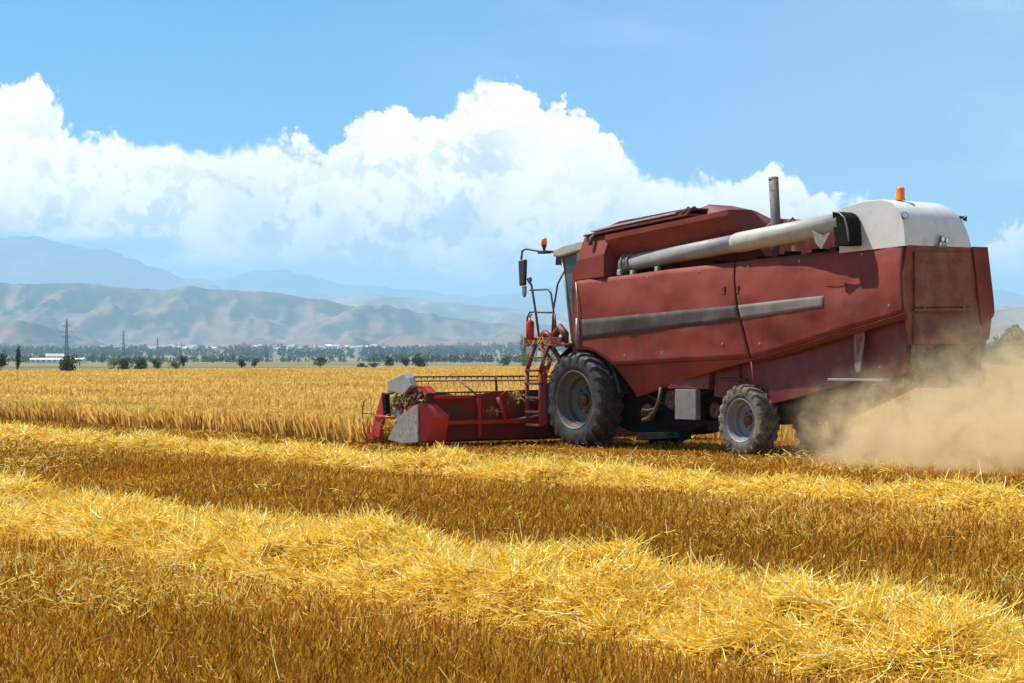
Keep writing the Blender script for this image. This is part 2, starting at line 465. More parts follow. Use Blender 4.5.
gz = plain(gy) + np.where((np.abs(gx) < 85) & (gy < 105) & (gy > -5), 0.05 * (fbm(gx * 0.11, gy * 0.11, 3, 3) - 0.5), 0)
nx, ny = len(xs), len(ys)
idx = np.arange(nx * ny).reshape(ny, nx)
quads = np.stack([idx[:-1, :-1], idx[:-1, 1:], idx[1:, 1:], idx[1:, :-1]], -1).reshape(-1, 4)
g = mesh_np('ground', np.stack([gx, gy, gz], -1).reshape(-1, 3), quads, ground_mat(), smooth=True)
tag(g, kind='structure')

# ------------------------------------------------------------------ hills and mountains
def px_az(px): return (px - 512) / F
def terrain(name, Y0, Y1, ny_, nx_, hf, material, halfw):
    u = np.linspace(-halfw, halfw, nx_)       # tan of azimuth spacing, widened with distance
    v = np.linspace(0, 1, ny_)
    U, V = np.meshgrid(u, v)
    Yw = Y0 + (Y1 - Y0) * V
    Xw = U * Yw
    Z = hf(Xw, Yw)
    i_ = np.arange(nx_ * ny_).reshape(ny_, nx_)
    q = np.stack([i_[:-1, :-1], i_[:-1, 1:], i_[1:, 1:], i_[1:, :-1]], -1).reshape(-1, 4)
    o = mesh_np(name, np.stack([Xw, Yw, Z], -1).reshape(-1, 3), q, material, smooth=True)
    tag(o, kind='structure')
    return o
def hill_mat(name, tans, greens, k):
    m_ = bpy.data.materials.new(name); m_.use_nodes = True
    t = NT(m_.node_tree); bs = m_.node_tree.nodes['Principled BSDF']
    pos = t.n('ShaderNodeTexCoord').outputs['Object']
    z = t.n('ShaderNodeSeparateXYZ', {0: pos}).outputs[2]
    sv = t.vm('MULTIPLY', pos, (1.0, 0.45, 1.6))
    n1 = t.noise(sv, 0.0050 * k, 9, 0.70, dist=0.4)
    n2 = t.noise(sv, 0.014 * k, 6, 0.7)
    tan = t.ramp(n2, [(0.3, tans[0]), (0.7, tans[1])])
    gr = t.ramp(n2, [(0.3, greens[0]), (0.7, greens[1])])
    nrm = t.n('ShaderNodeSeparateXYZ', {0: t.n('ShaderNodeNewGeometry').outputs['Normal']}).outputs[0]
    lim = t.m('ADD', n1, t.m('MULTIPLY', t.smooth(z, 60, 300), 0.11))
    lim = t.m('ADD', lim, t.m('MULTIPLY', nrm, 0.34))          # relief shading put into colour: scrub green on right-facing slopes, tan on left-facing
    c = t.mix(t.smooth(lim, 0.46, 0.72), tan, gr)
    m_.node_tree.links.new(c, bs.inputs['Base Color'])
    bs.inputs['Roughness'].default_value = 1.0; bs.inputs['Specular IOR Level'].default_value = 0.0
    return m_
def crest(prof, D, Xw, Yw):
    t = Xw / Yw
    xp = [px_az(p[0]) for p in prof]; zp = [(HZ - p[1]) / F for p in prof]
    return np.interp(t, xp, zp) * D + CAM_H
CH = [(-900, 300), (-500, 270), (-200, 292), (0, 285), (50, 284), (105, 283), (140, 286), (190, 288), (240, 291), (300, 296), (340, 304), (400, 312), (480, 322), (560, 325), (800, 318), (1100, 305), (1500, 290)]
CH2 = [(-900, 320), (-400, 310), (0, 302), (200, 306), (290, 306), (325, 300), (345, 296), (365, 294), (400, 297), (450, 303), (500, 308), (560, 312), (700, 312), (850, 308), (1024, 307), (1300, 295), (1500, 300)]
CL = [(-900, 330), (-300, 322), (0, 319), (30, 321), (80, 332), (130, 333), (200, 325), (250, 326), (300, 333), (350, 337), (420, 336), (500, 332), (600, 330), (800, 326), (1000, 322), (1300, 320)]
def hills_f(Xw, Yw):
    c1 = crest(CH, 9200, Xw, Yw)
    r = 1 - (ridged(Xw / 1500, Yw / 2600, 6, 71, 0.52))
    e1 = np.exp(-((Yw - 9200) / 1250.0) ** 2)
    r = r + 0.55 * (1 - ridged(Xw / 430, Yw / 1000, 5, 171, 0.55) - 0.3)
    h = c1 * e1 * (1.04 - 1.7 * (r - 0.22) * np.clip(1 - np.exp(-((Yw - 9200) / 380.0) ** 2) * 0.85, 0, 1))
    cl = crest(CL, 6700, Xw, Yw)
    r2 = 1 - ridged(Xw / 620 + 3, Yw / 1200, 6, 31, 0.5) + 0.4 * (1 - ridged(Xw / 210, Yw / 500, 4, 131, 0.5) - 0.3)
    e2 = np.exp(-((Yw - 6700) / 620.0) ** 2)
    h2 = cl * e2 * (1.15 - 1.6 * r2)
    z = np.maximum(h, h2) + 0.15 * np.minimum(h, h2)
    base = plain(Yw)
    return base + np.maximum(z - base * 0.9, 0.6) * np.clip((Yw - 5000) / 500, 0, 1) - 2 * (Yw < 5030)
def hills2_f(Xw, Yw):
    c1 = crest(CH2, 12600, Xw, Yw)
    r = 1 - ridged(Xw / 1700 + 9, Yw / 2600, 6, 91, 0.52)
    e1 = np.exp(-((Yw - 12600) / 1300.0) ** 2)
    return c1 * e1 * (1.04 - 0.8 * (r - 0.22) * np.clip(1 - np.exp(-((Yw - 12600) / 420.0) ** 2) * 0.8, 0, 1)) - 3
CM = [(-900, 240), (-500, 262), (-200, 240), (0, 244), (30, 246), (65, 249), (100, 251), (120, 255), (140, 263), (165, 272), (200, 281), (240, 290), (400, 300), (700, 300), (1100, 296), (1400, 260)]
CM2 = [(-900, 258), (-300, 250), (100, 262), (160, 268), (180, 268), (215, 271), (235, 269), (262, 271), (285, 275), (310, 280), (345, 285), (400, 287), (520, 284), (760, 276), (1030, 281), (1300, 262)]
def mount_f(cp, D, sd_):
    def f_(Xw, Yw):
        c1 = crest(cp, D, Xw, Yw)
        r = 1 - ridged(Xw / 2600, Yw / 3300, 7, sd_, 0.55)
        e1 = np.exp(-((Yw - D) / 1500.0) ** 2)
        return c1 * e1 * (1.03 - 0.75 * (r - 0.25)) - 5
    return f_
hm = hill_mat('dry_hillside', ((0.12, 0.072, 0.040), (0.31, 0.190, 0.110)), ((0.020, 0.034, 0.016), (0.08, 0.085, 0.04)), 1.0)
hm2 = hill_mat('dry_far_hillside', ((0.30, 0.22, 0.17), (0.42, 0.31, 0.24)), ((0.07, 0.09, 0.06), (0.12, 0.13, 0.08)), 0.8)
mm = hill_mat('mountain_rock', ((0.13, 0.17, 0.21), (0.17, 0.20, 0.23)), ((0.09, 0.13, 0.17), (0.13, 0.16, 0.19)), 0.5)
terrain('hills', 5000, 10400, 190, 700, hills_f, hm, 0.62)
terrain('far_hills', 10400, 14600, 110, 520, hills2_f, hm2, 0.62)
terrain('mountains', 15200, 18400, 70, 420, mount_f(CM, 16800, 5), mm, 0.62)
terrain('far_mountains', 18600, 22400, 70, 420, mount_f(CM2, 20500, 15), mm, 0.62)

# ------------------------------------------------------------------ haze
hz = MB().box(-25500, 25500, -3000, 25000, -60, 1090)
ho = hz.build('haze', None)
hmx = bpy.data.materials.new('haze_air'); hmx.use_nodes = True
ht = hmx.node_tree; ht.nodes.clear()
pv = ht.nodes.new('ShaderNodeVolumePrincipled')
pv.inputs['Color'].default_value = (0.50, 0.77, 1.0, 1)
pv.inputs['Density'].default_value = 9.0e-5
pv.inputs['Anisotropy'].default_value = 0.1
ht.links.new(pv.outputs[0], ht.nodes.new('ShaderNodeOutputMaterial').inputs['Volume'])
ho.data.materials.append(hmx)
tag(ho, kind='stuff')
tag(ho, 'pale blue haze over the plain fading the hills', 'haze')

# ------------------------------------------------------------------ strands
def strands(base, dirv, length, width, rnd, name, material, segs=1, bend=None, taper=0.35):
    """base (n,3); dirv (n,3) unit; ribbons with random roll about their axis"""
    n = len(base)
    side = np.cross(dirv, rng.normal(size=(n, 3)))
    side /= np.linalg.norm(side, axis=1, keepdims=True) + 1e-9
    L = length[:, None]; Wd = width[:, None]
    rows = []
    for k in range(segs + 1):
        t = k / segs
        p = base + dirv * L * t
        if bend is not None: p = p + bend * (t * t)
        wd = Wd * (1 - (1 - taper) * t) * 0.5
        rows.append(p - side * wd); rows.append(p + side * wd)
    V = np.stack(rows, 1)                       # n, 2(segs+1), 3
    k2 = 2 * (segs + 1)
    fl = []
    for k in range(segs): fl.append([2 * k, 2 * k + 1, 2 * k + 3, 2 * k + 2])
    Fc = (np.arange(n)[:, None, None] * k2 + np.array(fl)[None]).reshape(-1, 4)
    return mesh_np(name, V.reshape(-1, 3), Fc, material, {'rnd': np.repeat(rnd, k2)})

def sample_cone(n, y0, y1, k=0.27, pad=3.0, falloff=1.0):
    """points in a wedge in front of the viewer, density falling with distance"""
    Y = y0 * (y1 / y0) ** (rng.random(n) ** falloff)
    X = (rng.random(n) * 2 - 1) * (k * Y + pad)
    return X, Y

straw_m = attr_mat('straw', [(0.0, (0.46, 0.20, 0.018)), (0.25, (0.86, 0.50, 0.045)), (0.5, (0.98, 0.71, 0.09)), (0.8, (1.0, 0.84, 0.22)), (1.0, (1.0, 0.95, 0.60))], trans=0.3)
stub_m = attr_mat('stubble_stalk', [(0.0, (0.20, 0.075, 0.008)), (0.4, (0.50, 0.215, 0.018)), (0.8, (0.82, 0.45, 0.045)), (1.0, (0.99, 0.76, 0.22))], trans=0.35, big=(0.78, 0.70, 0.62), bigscale=0.16)
wheat_m = attr_mat('ripe_wheat', [(0.0, (0.52, 0.29, 0.055)), (0.5, (0.86, 0.56, 0.125)), (1.0, (0.97, 0.76, 0.28))], trans=0.5, big=(0.82, 0.76, 0.66), bigscale=0.07)

# standing crop polygon: boundary in the field frame and far edges in world
def in_crop(X, Y):
    x, y = w2loc(X, Y)
    e = 0.5 * (fbm(x * 0.5, y * 0 + 2.2, 3, 401) - 0.5)
    return ((y > 3.7 + e) | ((y > -3.72 + e) & (x < -3.9 + e)))

# stubble
N = 950000
X, Y = sample_cone(N, 8.0, 66, pad=4.5, falloff=0.92)
lx, ly = w2loc(X, Y)
h_, t_ = row_h(lx, ly)
keep = (~in_crop(X, Y)) & (h_ < 0.05)
# lines of drilled plants with gaps
nz = fbm(X * 0.5, Y * 0.5, 4, 8)
keep &= rng.random(N) < 0.45 + 1.1 * nz
X, Y, lx, ly, nz = X[keep], Y[keep], lx[keep], ly[keep], nz[keep]
drill = np.round(ly / 0.14) * 0.14
ly2 = np.where(rng.random(len(ly)) < 0.3, drill + rng.normal(0, 0.025, len(ly)), ly)
X, Y = loc2w(lx, ly2)
n = len(X)
band = fbm(lx * 0.12, ly * 0.7, 4, 61)                              # strips cut longer and shorter
hgt = (0.05 + 0.13 * rng.random(n)) * (0.6 + 0.8 * band) * np.where((ly > -8.0) & (lx > -6), 0.55, 1.0)
fringe = np.minimum(np.abs(ly + 8.6), np.abs(ly + 17.45))
lay = 0.52 + 0.5 * (fbm(X * 0.8, Y * 0.8, 3, 77) > 0.55)
dirv = np.stack([rng.normal(0.03, 1, n) * lay, rng.normal(0, 1, n) * lay, np.ones(n)], 1)
dirv /= np.linalg.norm(dirv, axis=1, keepdims=True)
rnd = np.clip(rng.beta(1.5, 1.9, n) + 0.25 * (band - 0.5) + 0.10 * (fringe < 2.0) + (rng.random(n) < 0.04) * 0.5, 0, 1)
wd = 0.0036 + 0.00036 * Y
strands(np.stack([X, Y, np.zeros(n)], 1), dirv, hgt, wd, rnd, 'stubble', stub_m, 1, taper=0.8)
tag(bpy.data.objects['stubble'], 'short cut golden stubble covering the harvested field between the straw rows', 'stubble', kind='stuff')

# loose straw lying on the stubble
N = 260000
X, Y = sample_cone(N, 8.0, 60, pad=4.5, falloff=0.92)
lx, ly = w2loc(X, Y)
h_, t_ = row_h(lx, ly)
fr = np.exp(-((np.minimum(np.abs(ly + 8.6) - 0.6, np.abs(ly + 17.45) - 0.95)).clip(0) / 0.22) ** 1.2)
pt = fbm(X * 0.35, Y * 0.35, 4, 99)
keep = (~in_crop(X, Y)) & (h_ < 0.12) & (rng.random(N) < 0.03 + 0.75 * fr + 0.5 * np.clip((pt - 0.56) * 12, 0, 1))
X, Y = X[keep], Y[keep]; n = len(X)
a = rng.random(n) * 2 * pi
up_ = rng.normal(0.05, 0.28, n)
dv = np.stack([np.cos(a), np.sin(a), up_], 1); dv /= np.linalg.norm(dv, axis=1, keepdims=True)
o = strands(np.stack([X, Y, 0.02 + 0.12 * rng.random(n)], 1), dv, 0.02 + 0.09 * rng.random(n) ** 1.6, 0.0030 + 0.0003 * Y, np.clip(rng.beta(3, 2, n), 0, 1), 'loose_straw', straw_m, 2,
            bend=rng.normal(0, 0.05, (n, 3)), taper=0.7)
tag(o, 'loose pale straws scattered over the stubble', 'straw', kind='stuff')

# windrows: a mounded core each and a deep layer of tangled straws over it
for ri, (yc, half, hh, sd_) in enumerate(ROWS):
    x0, x1 = (-62, 24) if ri == 0 else (-14, 36)
    lxs = np.arange(x0, x1, 0.09); lys = np.arange(yc - 2.4, yc + 2.4, 0.07)
    A, B = np.meshgrid(lxs, lys)
    H, T = wr_shape(A, B, yc, half, hh, sd_)
    H = H * 0.86 + 0.20 * (fbm(A * 2.8, B * 3.4, 3, sd_ + 3) - 0.47) * np.clip(T * 3, 0, 1) - 0.02
    H = np.where(T > 0.01, H, -0.06)
    Xw, Yw = loc2w(A, B)
    i_ = np.arange(A.size).reshape(A.shape)
    q = np.stack([i_[:-1, :-1], i_[:-1, 1:], i_[1:, 1:], i_[1:, :-1]], -1).reshape(-1, 4)
    hc = np.maximum.reduce([T[:-1, :-1], T[:-1, 1:], T[1:, 1:], T[1:, :-1]]).ravel() > 0.01
    V = np.stack([Xw, Yw, H], -1).reshape(-1, 3)
    root = empty('straw_windrow', (0, 0, 0))
    nn = (210000, 520000)[ri]
    # straws
    sx = rng.random(nn * 2)
    if ri == 0:
        px_ = rng.random(nn * 2) * (x1 - x0) + x0
        wgt = np.clip(30 / np.maximum(loc2w(px_, yc + px_ * 0)[1], 16), 0.35, 1.0)
    else:
        px_ = rng.random(nn * 2) * (x1 - x0) + x0
        wgt = np.clip(12 / np.maximum(loc2w(px_, yc + px_ * 0)[1], 9), 0.3, 1.0)
    py_ = yc + (rng.uniform(-1.0, 1.0, nn * 2) + rng.normal(0, 0.13, nn * 2)) * half
    Xs, Ys = loc2w(px_, py_)
    vis = (np.abs(Xs) < 0.27 * Ys + 4.5) & (Ys > 7.5)
    k = (rng.random(nn * 2) < wgt) & vis
    px_, py_ = px_[k], py_[k]
    H2, T2 = wr_shape(px_, py_, yc, half, hh, sd_)
    edge_keep = (T2 > 0.0) | (rng.random(len(px_)) < 0.15)
    px_, py_, H2, T2 = px_[edge_keep], py_[edge_keep], H2[edge_keep], T2[edge_keep]
    n = len(px_)
    Xs, Ys = loc2w(px_, py_)
    # tangled swirls: the lay direction varies smoothly, plus disorder
    ang = 2 * pi * 1.6 * fbm(Xs * 3.2, Ys * 3.2, 2, sd_ + 60) + rng.normal(0, 1.5, n)
    tilt = rng.normal(-0.02, 0.13, n) + (rng.random(n) < 0.01) * 0.5
    dv = np.stack([np.cos(ang), np.sin(ang), tilt], 1); dv /= np.linalg.norm(dv, axis=1, keepdims=True)
    ln = 0.04 + 0.18 * rng.random(n) ** 1.7
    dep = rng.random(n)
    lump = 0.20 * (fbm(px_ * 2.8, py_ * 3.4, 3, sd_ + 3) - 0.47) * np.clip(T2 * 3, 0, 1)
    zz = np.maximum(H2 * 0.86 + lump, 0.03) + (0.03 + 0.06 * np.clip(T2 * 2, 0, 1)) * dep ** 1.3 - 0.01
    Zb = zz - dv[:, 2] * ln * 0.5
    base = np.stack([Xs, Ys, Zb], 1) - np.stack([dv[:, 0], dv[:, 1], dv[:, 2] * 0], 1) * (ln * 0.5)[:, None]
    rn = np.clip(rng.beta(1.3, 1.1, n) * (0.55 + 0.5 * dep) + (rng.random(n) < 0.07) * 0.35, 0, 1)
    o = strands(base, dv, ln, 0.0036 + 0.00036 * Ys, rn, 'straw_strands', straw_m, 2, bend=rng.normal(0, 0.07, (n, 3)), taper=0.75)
    o.parent = root
    core = mat('straw_core' + str(ri), (0.46, 0.25, 0.04), 0.9, spec=0.05, dirt=(0.17, 0.075, 0.014), dirt_amt=0.9, scale=7, bump=1.0, bscale=40, thresh=(0.4, 0.6))  # dark blotches put the shade of gaps between straws into the colour
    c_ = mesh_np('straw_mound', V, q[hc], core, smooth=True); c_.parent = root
    tag(root, ('narrower heaped straw windrow passing just in front of the red combine and its header',
               'broad straw windrow in the foreground crossing from left edge to lower right corner')[ri], 'windrow', 'straw windrows lying on the stubble')

# standing wheat: stalks near, tufts farther, a closed canopy underneath
def crop_far(X, Y):
    xe = np.array([-80, -62, 4, 190, 330.0]); ye = np.array([150, 250, 450, 700, 760.0])
    return Y < np.interp(X, xe, ye)
def crop_points(N, y0, y1, fall=1.0, pad=4):
    X, Y = sample_cone(N, y0, y1, 0.27, pad, fall)
    k = in_crop(X, Y) & crop_far(X, Y)
    return X[k], Y[k]
X1, Y1 = crop_points(330000, 26, 420, 0.95)
# the cut face is seen in depth: more stalks close to it
ex_ = -4 - 62 * rng.random(130000); ey_ = -3.7 + 2.2 * rng.random(130000) ** 1.3
eX, eY = loc2w(ex_, ey_); k_ = in_crop(eX, eY)
X1 = np.concatenate([X1, eX[k_]]); Y1 = np.concatenate([Y1, eY[k_]])
n = len(X1)
hv = 0.60 + 0.12 * (fbm(X1 * 0.25, Y1 * 0.25, 4, 14) - 0.5) * 2
hgt = hv * (0.78 + 0.28 * rng.random(n))
dirv = np.stack([rng.normal(0.05, 0.23, n), rng.normal(0, 0.23, n), np.ones(n)], 1); dirv /= np.linalg.norm(dirv, axis=1, keepdims=True)
wd = 0.007 + 0.00033 * Y1
strands(np.stack([X1, Y1, np.zeros(n)], 1), dirv, hgt, wd, np.clip(rng.beta(2.2, 2.2, n), 0, 1), 'standing_wheat', wheat_m, 2, bend=np.stack([rng.normal(0.03, 0.05, n), rng.normal(0, 0.05, n), np.full(n, -0.03)], 1), taper=1.3)
tag(bpy.data.objects['standing_wheat'], 'tall ripe golden wheat standing uncut behind and ahead of the combine', 'wheat', kind='stuff')
poly = [loc2w(-5.4, -2.2)]
for s_ in (20, 40, 60, 80, 105): poly.append(loc2w(-4.0 - s_, -2.2))
poly += [(-75, 140), (-62, 250), (4, 450), (190, 700), (330, 760), (300, -6), loc2w(60, 5.2), loc2w(20, 5.2), loc2w(-5.4, 5.2)]
cb = bmesh.new()
tv = [cb.verts.new((p[0], p[1], 0.42)) for p in poly]
bv = [cb.verts.new((p[0], p[1], -0.05)) for p in poly]
cb.faces.new(tv)
for i in range(len(poly)):
    cb.faces.new((tv[i], bv[i], bv[(i + 1) % len(poly)], tv[(i + 1) % len(poly)]))
bmesh.ops.recalc_face_normals(cb, faces=cb.faces)
me = bpy.data.meshes.new('wheat_canopy'); cb.to_mesh(me); cb.free()
cm_ = bpy.data.materials.new('wheat_canopy'); cm_.use_nodes = True
t = NT(cm_.node_tree); bs = cm_.node_tree.nodes['Principled BSDF']
pos = t.n('ShaderNodeTexCoord').outputs['Object']
a_ = t.ramp(t.noise(pos, 5.0, 6, 0.7), [(0.35, (0.34, 0.165, 0.032)), (0.62, (0.64, 0.38, 0.09))])
c_ = t.mix(t.smooth(t.noise(t.vm('MULTIPLY', pos, (0.35, 1, 1)), 0.09, 5, 0.6), 0.38, 0.64), a_, t.mix(1.0, a_, (0.84, 0.78, 0.68), 'MULTIPLY'))
cm_.node_tree.links.new(c_, bs.inputs['Base Color']); bs.inputs['Roughness'].default_value = 0.95; bs.inputs['Specular IOR Level'].default_value = 0.05
b = t.n('ShaderNodeBump', {'Strength': 1.0, 'Distance': 0.12, 'Height': t.noise(pos, 6, 5, 0.7)})
cm_.node_tree.links.new(b.outputs[0], bs.inputs['Normal'])
wc = link('wheat_canopy', me, cm_, bpy.data.objects['standing_wheat'])

# ------------------------------------------------------------------ trees, bushes
def leaf_mat(name, a, b):
    m_ = bpy.data.materials.new(name); m_.use_nodes = True
    t = NT(m_.node_tree); bs = m_.node_tree.nodes['Principled BSDF']
    at = t.n('ShaderNodeAttribute', attribute_name='rnd').outputs['Fac']
    c = t.ramp(at, [(0, a), (1, b)])
    m_.node_tree.links.new(c, bs.inputs['Base Color']); bs.inputs['Roughness'].default_value = 0.7
    tr = t.n('ShaderNodeBsdfTranslucent', {'Color': c})
    mx = t.n('ShaderNodeMixShader', {0: 0.25, 1: bs.outputs[0], 2: tr.outputs[0]})
    out = [n for n in m_.node_tree.nodes if n.type == 'OUTPUT_MATERIAL'][0]
    m_.node_tree.links.new(mx.outputs[0], out.inputs[0])
    return m_
LM = dict(dark=leaf_mat('dark_leaves', (0.018, 0.036, 0.012), (0.055, 0.085, 0.028)),
          mid=leaf_mat('green_leaves', (0.035, 0.065, 0.018), (0.10, 0.145, 0.04)),
          pale=leaf_mat('olive_leaves', (0.10, 0.12, 0.04), (0.24, 0.24, 0.10)))
bark = mat('bark', (0.09, 0.065, 0.045), 0.9, scale=4)
def crown_cards(n, rx, ry, rz, zc, size, lobes):
    """leaf clumps through the volume of several lobes"""
    cs = [(rng.normal(0, 0.42 * rx), rng.normal(0, 0.42 * ry), zc + rng.uniform(-0.5, 0.55) * rz, rng.uniform(0.35, 0.62)) for _ in range(lobes)]
    P = []
    for i in range(n):
        c = cs[i % lobes]
        d = rng.normal(size=3); d /= np.linalg.norm(d); r_ = rng.random() ** 0.4
        P.append((c[0] + d[0] * r_ * rx * c[3] * 1.25, c[1] + d[1] * r_ * ry * c[3] * 1.25, c[2] + d[2] * r_ * rz * c[3]))
    P = np.array(P); P[:, 2] = np.maximum(P[:, 2], 0.05)
    u = rng.normal(size=(n, 3)); u /= np.linalg.norm(u, axis=1, keepdims=True)
    v = np.cross(u, rng.normal(size=(n, 3))); v /= np.linalg.norm(v, axis=1, keepdims=True)
    s_ = (size * (0.6 + 0.8 * rng.random(n)))[:, None]
    V = np.stack([P - u * s_, P + v * s_ * 0.6, P + u * s_, P - v * s_ * 0.6], 1).reshape(-1, 3)
    Fc = np.arange(4 * n).reshape(-1, 4)
    return V, Fc, np.repeat(rng.random(n), 4)
def tree(name, px, D, py_top, wpx, kind, label, cat, form='round', n=500, group=None, trunk=0.22):
    X = px_az(px) * D
    hgt = CAM_H + (HZ - py_top) * D / F
    rad = wpx * D / F / 2
    root = empty(name, (X, D, 0))
    if form == 'bush': zc, rz = hgt * 0.47, hgt * 0.60
    elif form == 'poplar': zc, rz = hgt * 0.54, hgt * 0.62
    else: zc, rz = hgt * 0.60, hgt * 0.50
    V, Fc, rv = crown_cards(n, rad, rad, rz, zc, max(0.16, rad * 0.14), 14 if form != 'poplar' else 18)
    o = mesh_np('crown', V, Fc, LM[kind], {'rnd': rv}); o.parent = root
    mb = MB(); tr = max(0.05, hgt * 0.022)
    mb.tube([(0, 0, -0.1), (0.02 * hgt, 0, hgt * 0.25), (0, 0.01 * hgt, hgt * 0.7)], [tr * 1.4, tr, tr * 0.3], 7)
    for k in range(4):
        a = k * 1.7 + px; 
        mb.tube([(0.01 * hgt, 0, hgt * (0.22 + 0.08 * k)), (cos(a) * rad * 0.5, sin(a) * rad * 0.5, hgt * (0.5 + 0.07 * k))], [tr * 0.5, tr * 0.15], 5)
    mb.build('trunk', bark, root)
    tag(root, label, cat, group)
    return root
G1 = 'trees and bushes along the far edge of the wheat field'
tree('field_tree', 1, 330, 352, 12, 'dark', 'dark round tree cut by the left edge of the picture', 'tree', n=600, group=G1)
tree('poplar_tree', 17.5, 360, 349, 5.5, 'dark', 'slim upright poplar standing alone near the left edge', 'tree', 'poplar', 700, G1)
tree('field_bush', 67, 235, 356, 16, 'dark', 'dark round bush at the foot of the tallest power pylon', 'bush', 'bush', 900, G1)
tree('field_bush', 113, 420, 357.5, 10, 'pale', 'small olive bush left of the second tallest pylon', 'bush', 'bush', 400, G1)
tree('field_bush', 124, 330, 358.5, 14, 'mid', 'green bush at the foot of the second tallest pylon', 'bush', 'bush', 600, G1)
tree('field_bush', 141, 330, 357.5, 16, 'mid', 'broad bright green bush between the second and third pylons', 'bush', 'bush', 700, G1)
tree('field_bush', 157, 380, 359, 9, 'dark', 'low dark bush at the foot of the third pylon', 'bush', 'bush', 400, G1)
tree('field_bush', 175, 420, 360, 10, 'pale', 'low pale olive bush just left of the fourth pylon', 'bush', 'bush', 400, G1)
tree('field_tree', 183, 420, 355.5, 7, 'dark', 'small dark tree at the foot of the fourth pylon', 'tree', n=450, group=G1)
tree('field_tree', 241.5, 420, 358, 7, 'dark', 'small dark round tree in the middle of the left horizon', 'tree', n=450, group=G1)
tree('field_tree', 254, 430, 358.5, 7, 'mid', 'faint small green tree right beside a darker round one', 'tree', n=400, group=G1)
tree('field_tree', 320, 470, 357, 13, 'mid', 'broad yellow-green tree standing before the distant town', 'tree', n=500, group=G1)
tree('field_bush', 362, 480, 363, 9, 'dark', 'low flat dark bush, left one of a pair before two round trees', 'bush', 'bush', 350, G1)
tree('field_bush', 373, 480, 363, 9, 'dark', 'low flat dark bush, right one of a pair before two round trees', 'bush', 'bush', 350, G1)
tree('field_tree', 389, 470, 356.5, 9, 'dark', 'dark round tree above the left end of the header, left of two', 'tree', n=500, group=G1)
tree('field_tree', 406, 460, 357.5, 9, 'dark', 'dark round tree above the left end of the header, right of two', 'tree', n=500, group=G1)
tree('field_bush', 419, 560, 353.5, 15, 'dark', 'square dark clump of trees right of the two round trees', 'bush', 'bush', 800, G1)
tree('poplar_tree', 523, 620, 338, 6, 'dark', 'tall narrow dark tree left of the ladder of the combine', 'tree', 'poplar', 700, G1)
tree('field_bush', 526, 600, 350, 13, 'pale', 'grey green rounded bush at the foot of the narrow tree by the ladder', 'bush', 'bush', 600, G1)
tree('field_bush', 505, 640, 356, 12, 'mid', 'low green bush left of the narrow tree by the ladder', 'bush', 'bush', 400, G1)
tree('field_tree', 1012, 560, 327, 34, 'pale', 'large pale olive tree behind the dust at the right edge', 'tree', 'bush', 2200, G1)
tree('field_tree', 1040, 600, 332, 36, 'mid', 'green tree beyond the right edge of the picture', 'tree', 'bush', 1500, G1)
tree('field_tree', 994, 600, 345, 15, 'pale', 'low pale tree half hidden by the rear of the combine', 'tree', 'bush', 900, G1)

# distant woodland belt (cannot be counted)
def belt(name, n, D0, D1, hmin, hmax, k, label, seed, gate=0.42, zf=None):
    D = D0 + (D1 - D0) * rng.random(n)
    tx = (rng.random(n) * 2 - 1) * k
    X = tx * D
    g_ = fbm(X / 160, D / 420, 4, seed)
    kk = g_ > gate
    pxx = X / D * F + 512
    kk &= ~((D > 3600) & (D < 5200) & (np.abs(pxx - 175) < 60) & (rng.random(n) < 0.75)) & ~((D > 3300) & (D < 5200) & (np.abs(pxx - 325) < 70) & (rng.random(n) < 0.75))
    X, D = X[kk], D[kk]; n = len(X)
    H = (hmin + (hmax - hmin) * rng.random(n) ** 1.5) * (0.55 + 0.9 * fbm(X / 300, D / 500, 3, seed + 7))
    z0 = zf(X, D) if zf is not None else plain(D)
    c = 26
    u = rng.normal(size=(n, c, 3)); u /= np.linalg.norm(u, axis=2, keepdims=True)
    r_ = rng.random((n, c, 1)) ** 0.4
    wv_ = (H * (0.22 + 0.25 * rng.random(n)))[:, None, None]
    P = np.stack([X, D, z0 + H * 0.5], 1)[:, None, :] + u * r_ * np.concatenate([wv_, wv_, H[:, None, None] * 0.5], 2)
    P = P.reshape(-1, 3); m = len(P)
    s_ = np.repeat(H * 0.13, c)[:, None]
    a = rng.normal(size=(m, 3)); a /= np.linalg.norm(a, axis=1, keepdims=True)
    b = np.cross(a, rng.normal(size=(m, 3))); b /= np.linalg.norm(b, axis=1, keepdims=True)
    V = np.stack([P - a * s_, P + b * s_, P + a * s_, P - b * s_], 1).reshape(-1, 3)
    o = mesh_np(name, V, np.arange(4 * m).reshape(-1, 4), LM['dark'], {'rnd': np.repeat(rng.random(m), 4)})
    tag(o, label, 'woodland', kind='stuff')
belt('tree_belt', 4200, 1500, 2900, 3, 8, 0.40, 'dark belt of far trees along the plain', 3, 0.47)
belt('distant_woodland', 8500, 2900, 5000, 7, 15, 0.40, 'blue green woodland far away round the town below the hills', 13, 0.44)
belt('foothill_woodland', 2600, 5300, 6200, 8, 18, 0.40, 'thin dark trees scattered at the foot of the hills', 23, 0.56, zf=lambda x, y: hills_f(x, y) - 1)

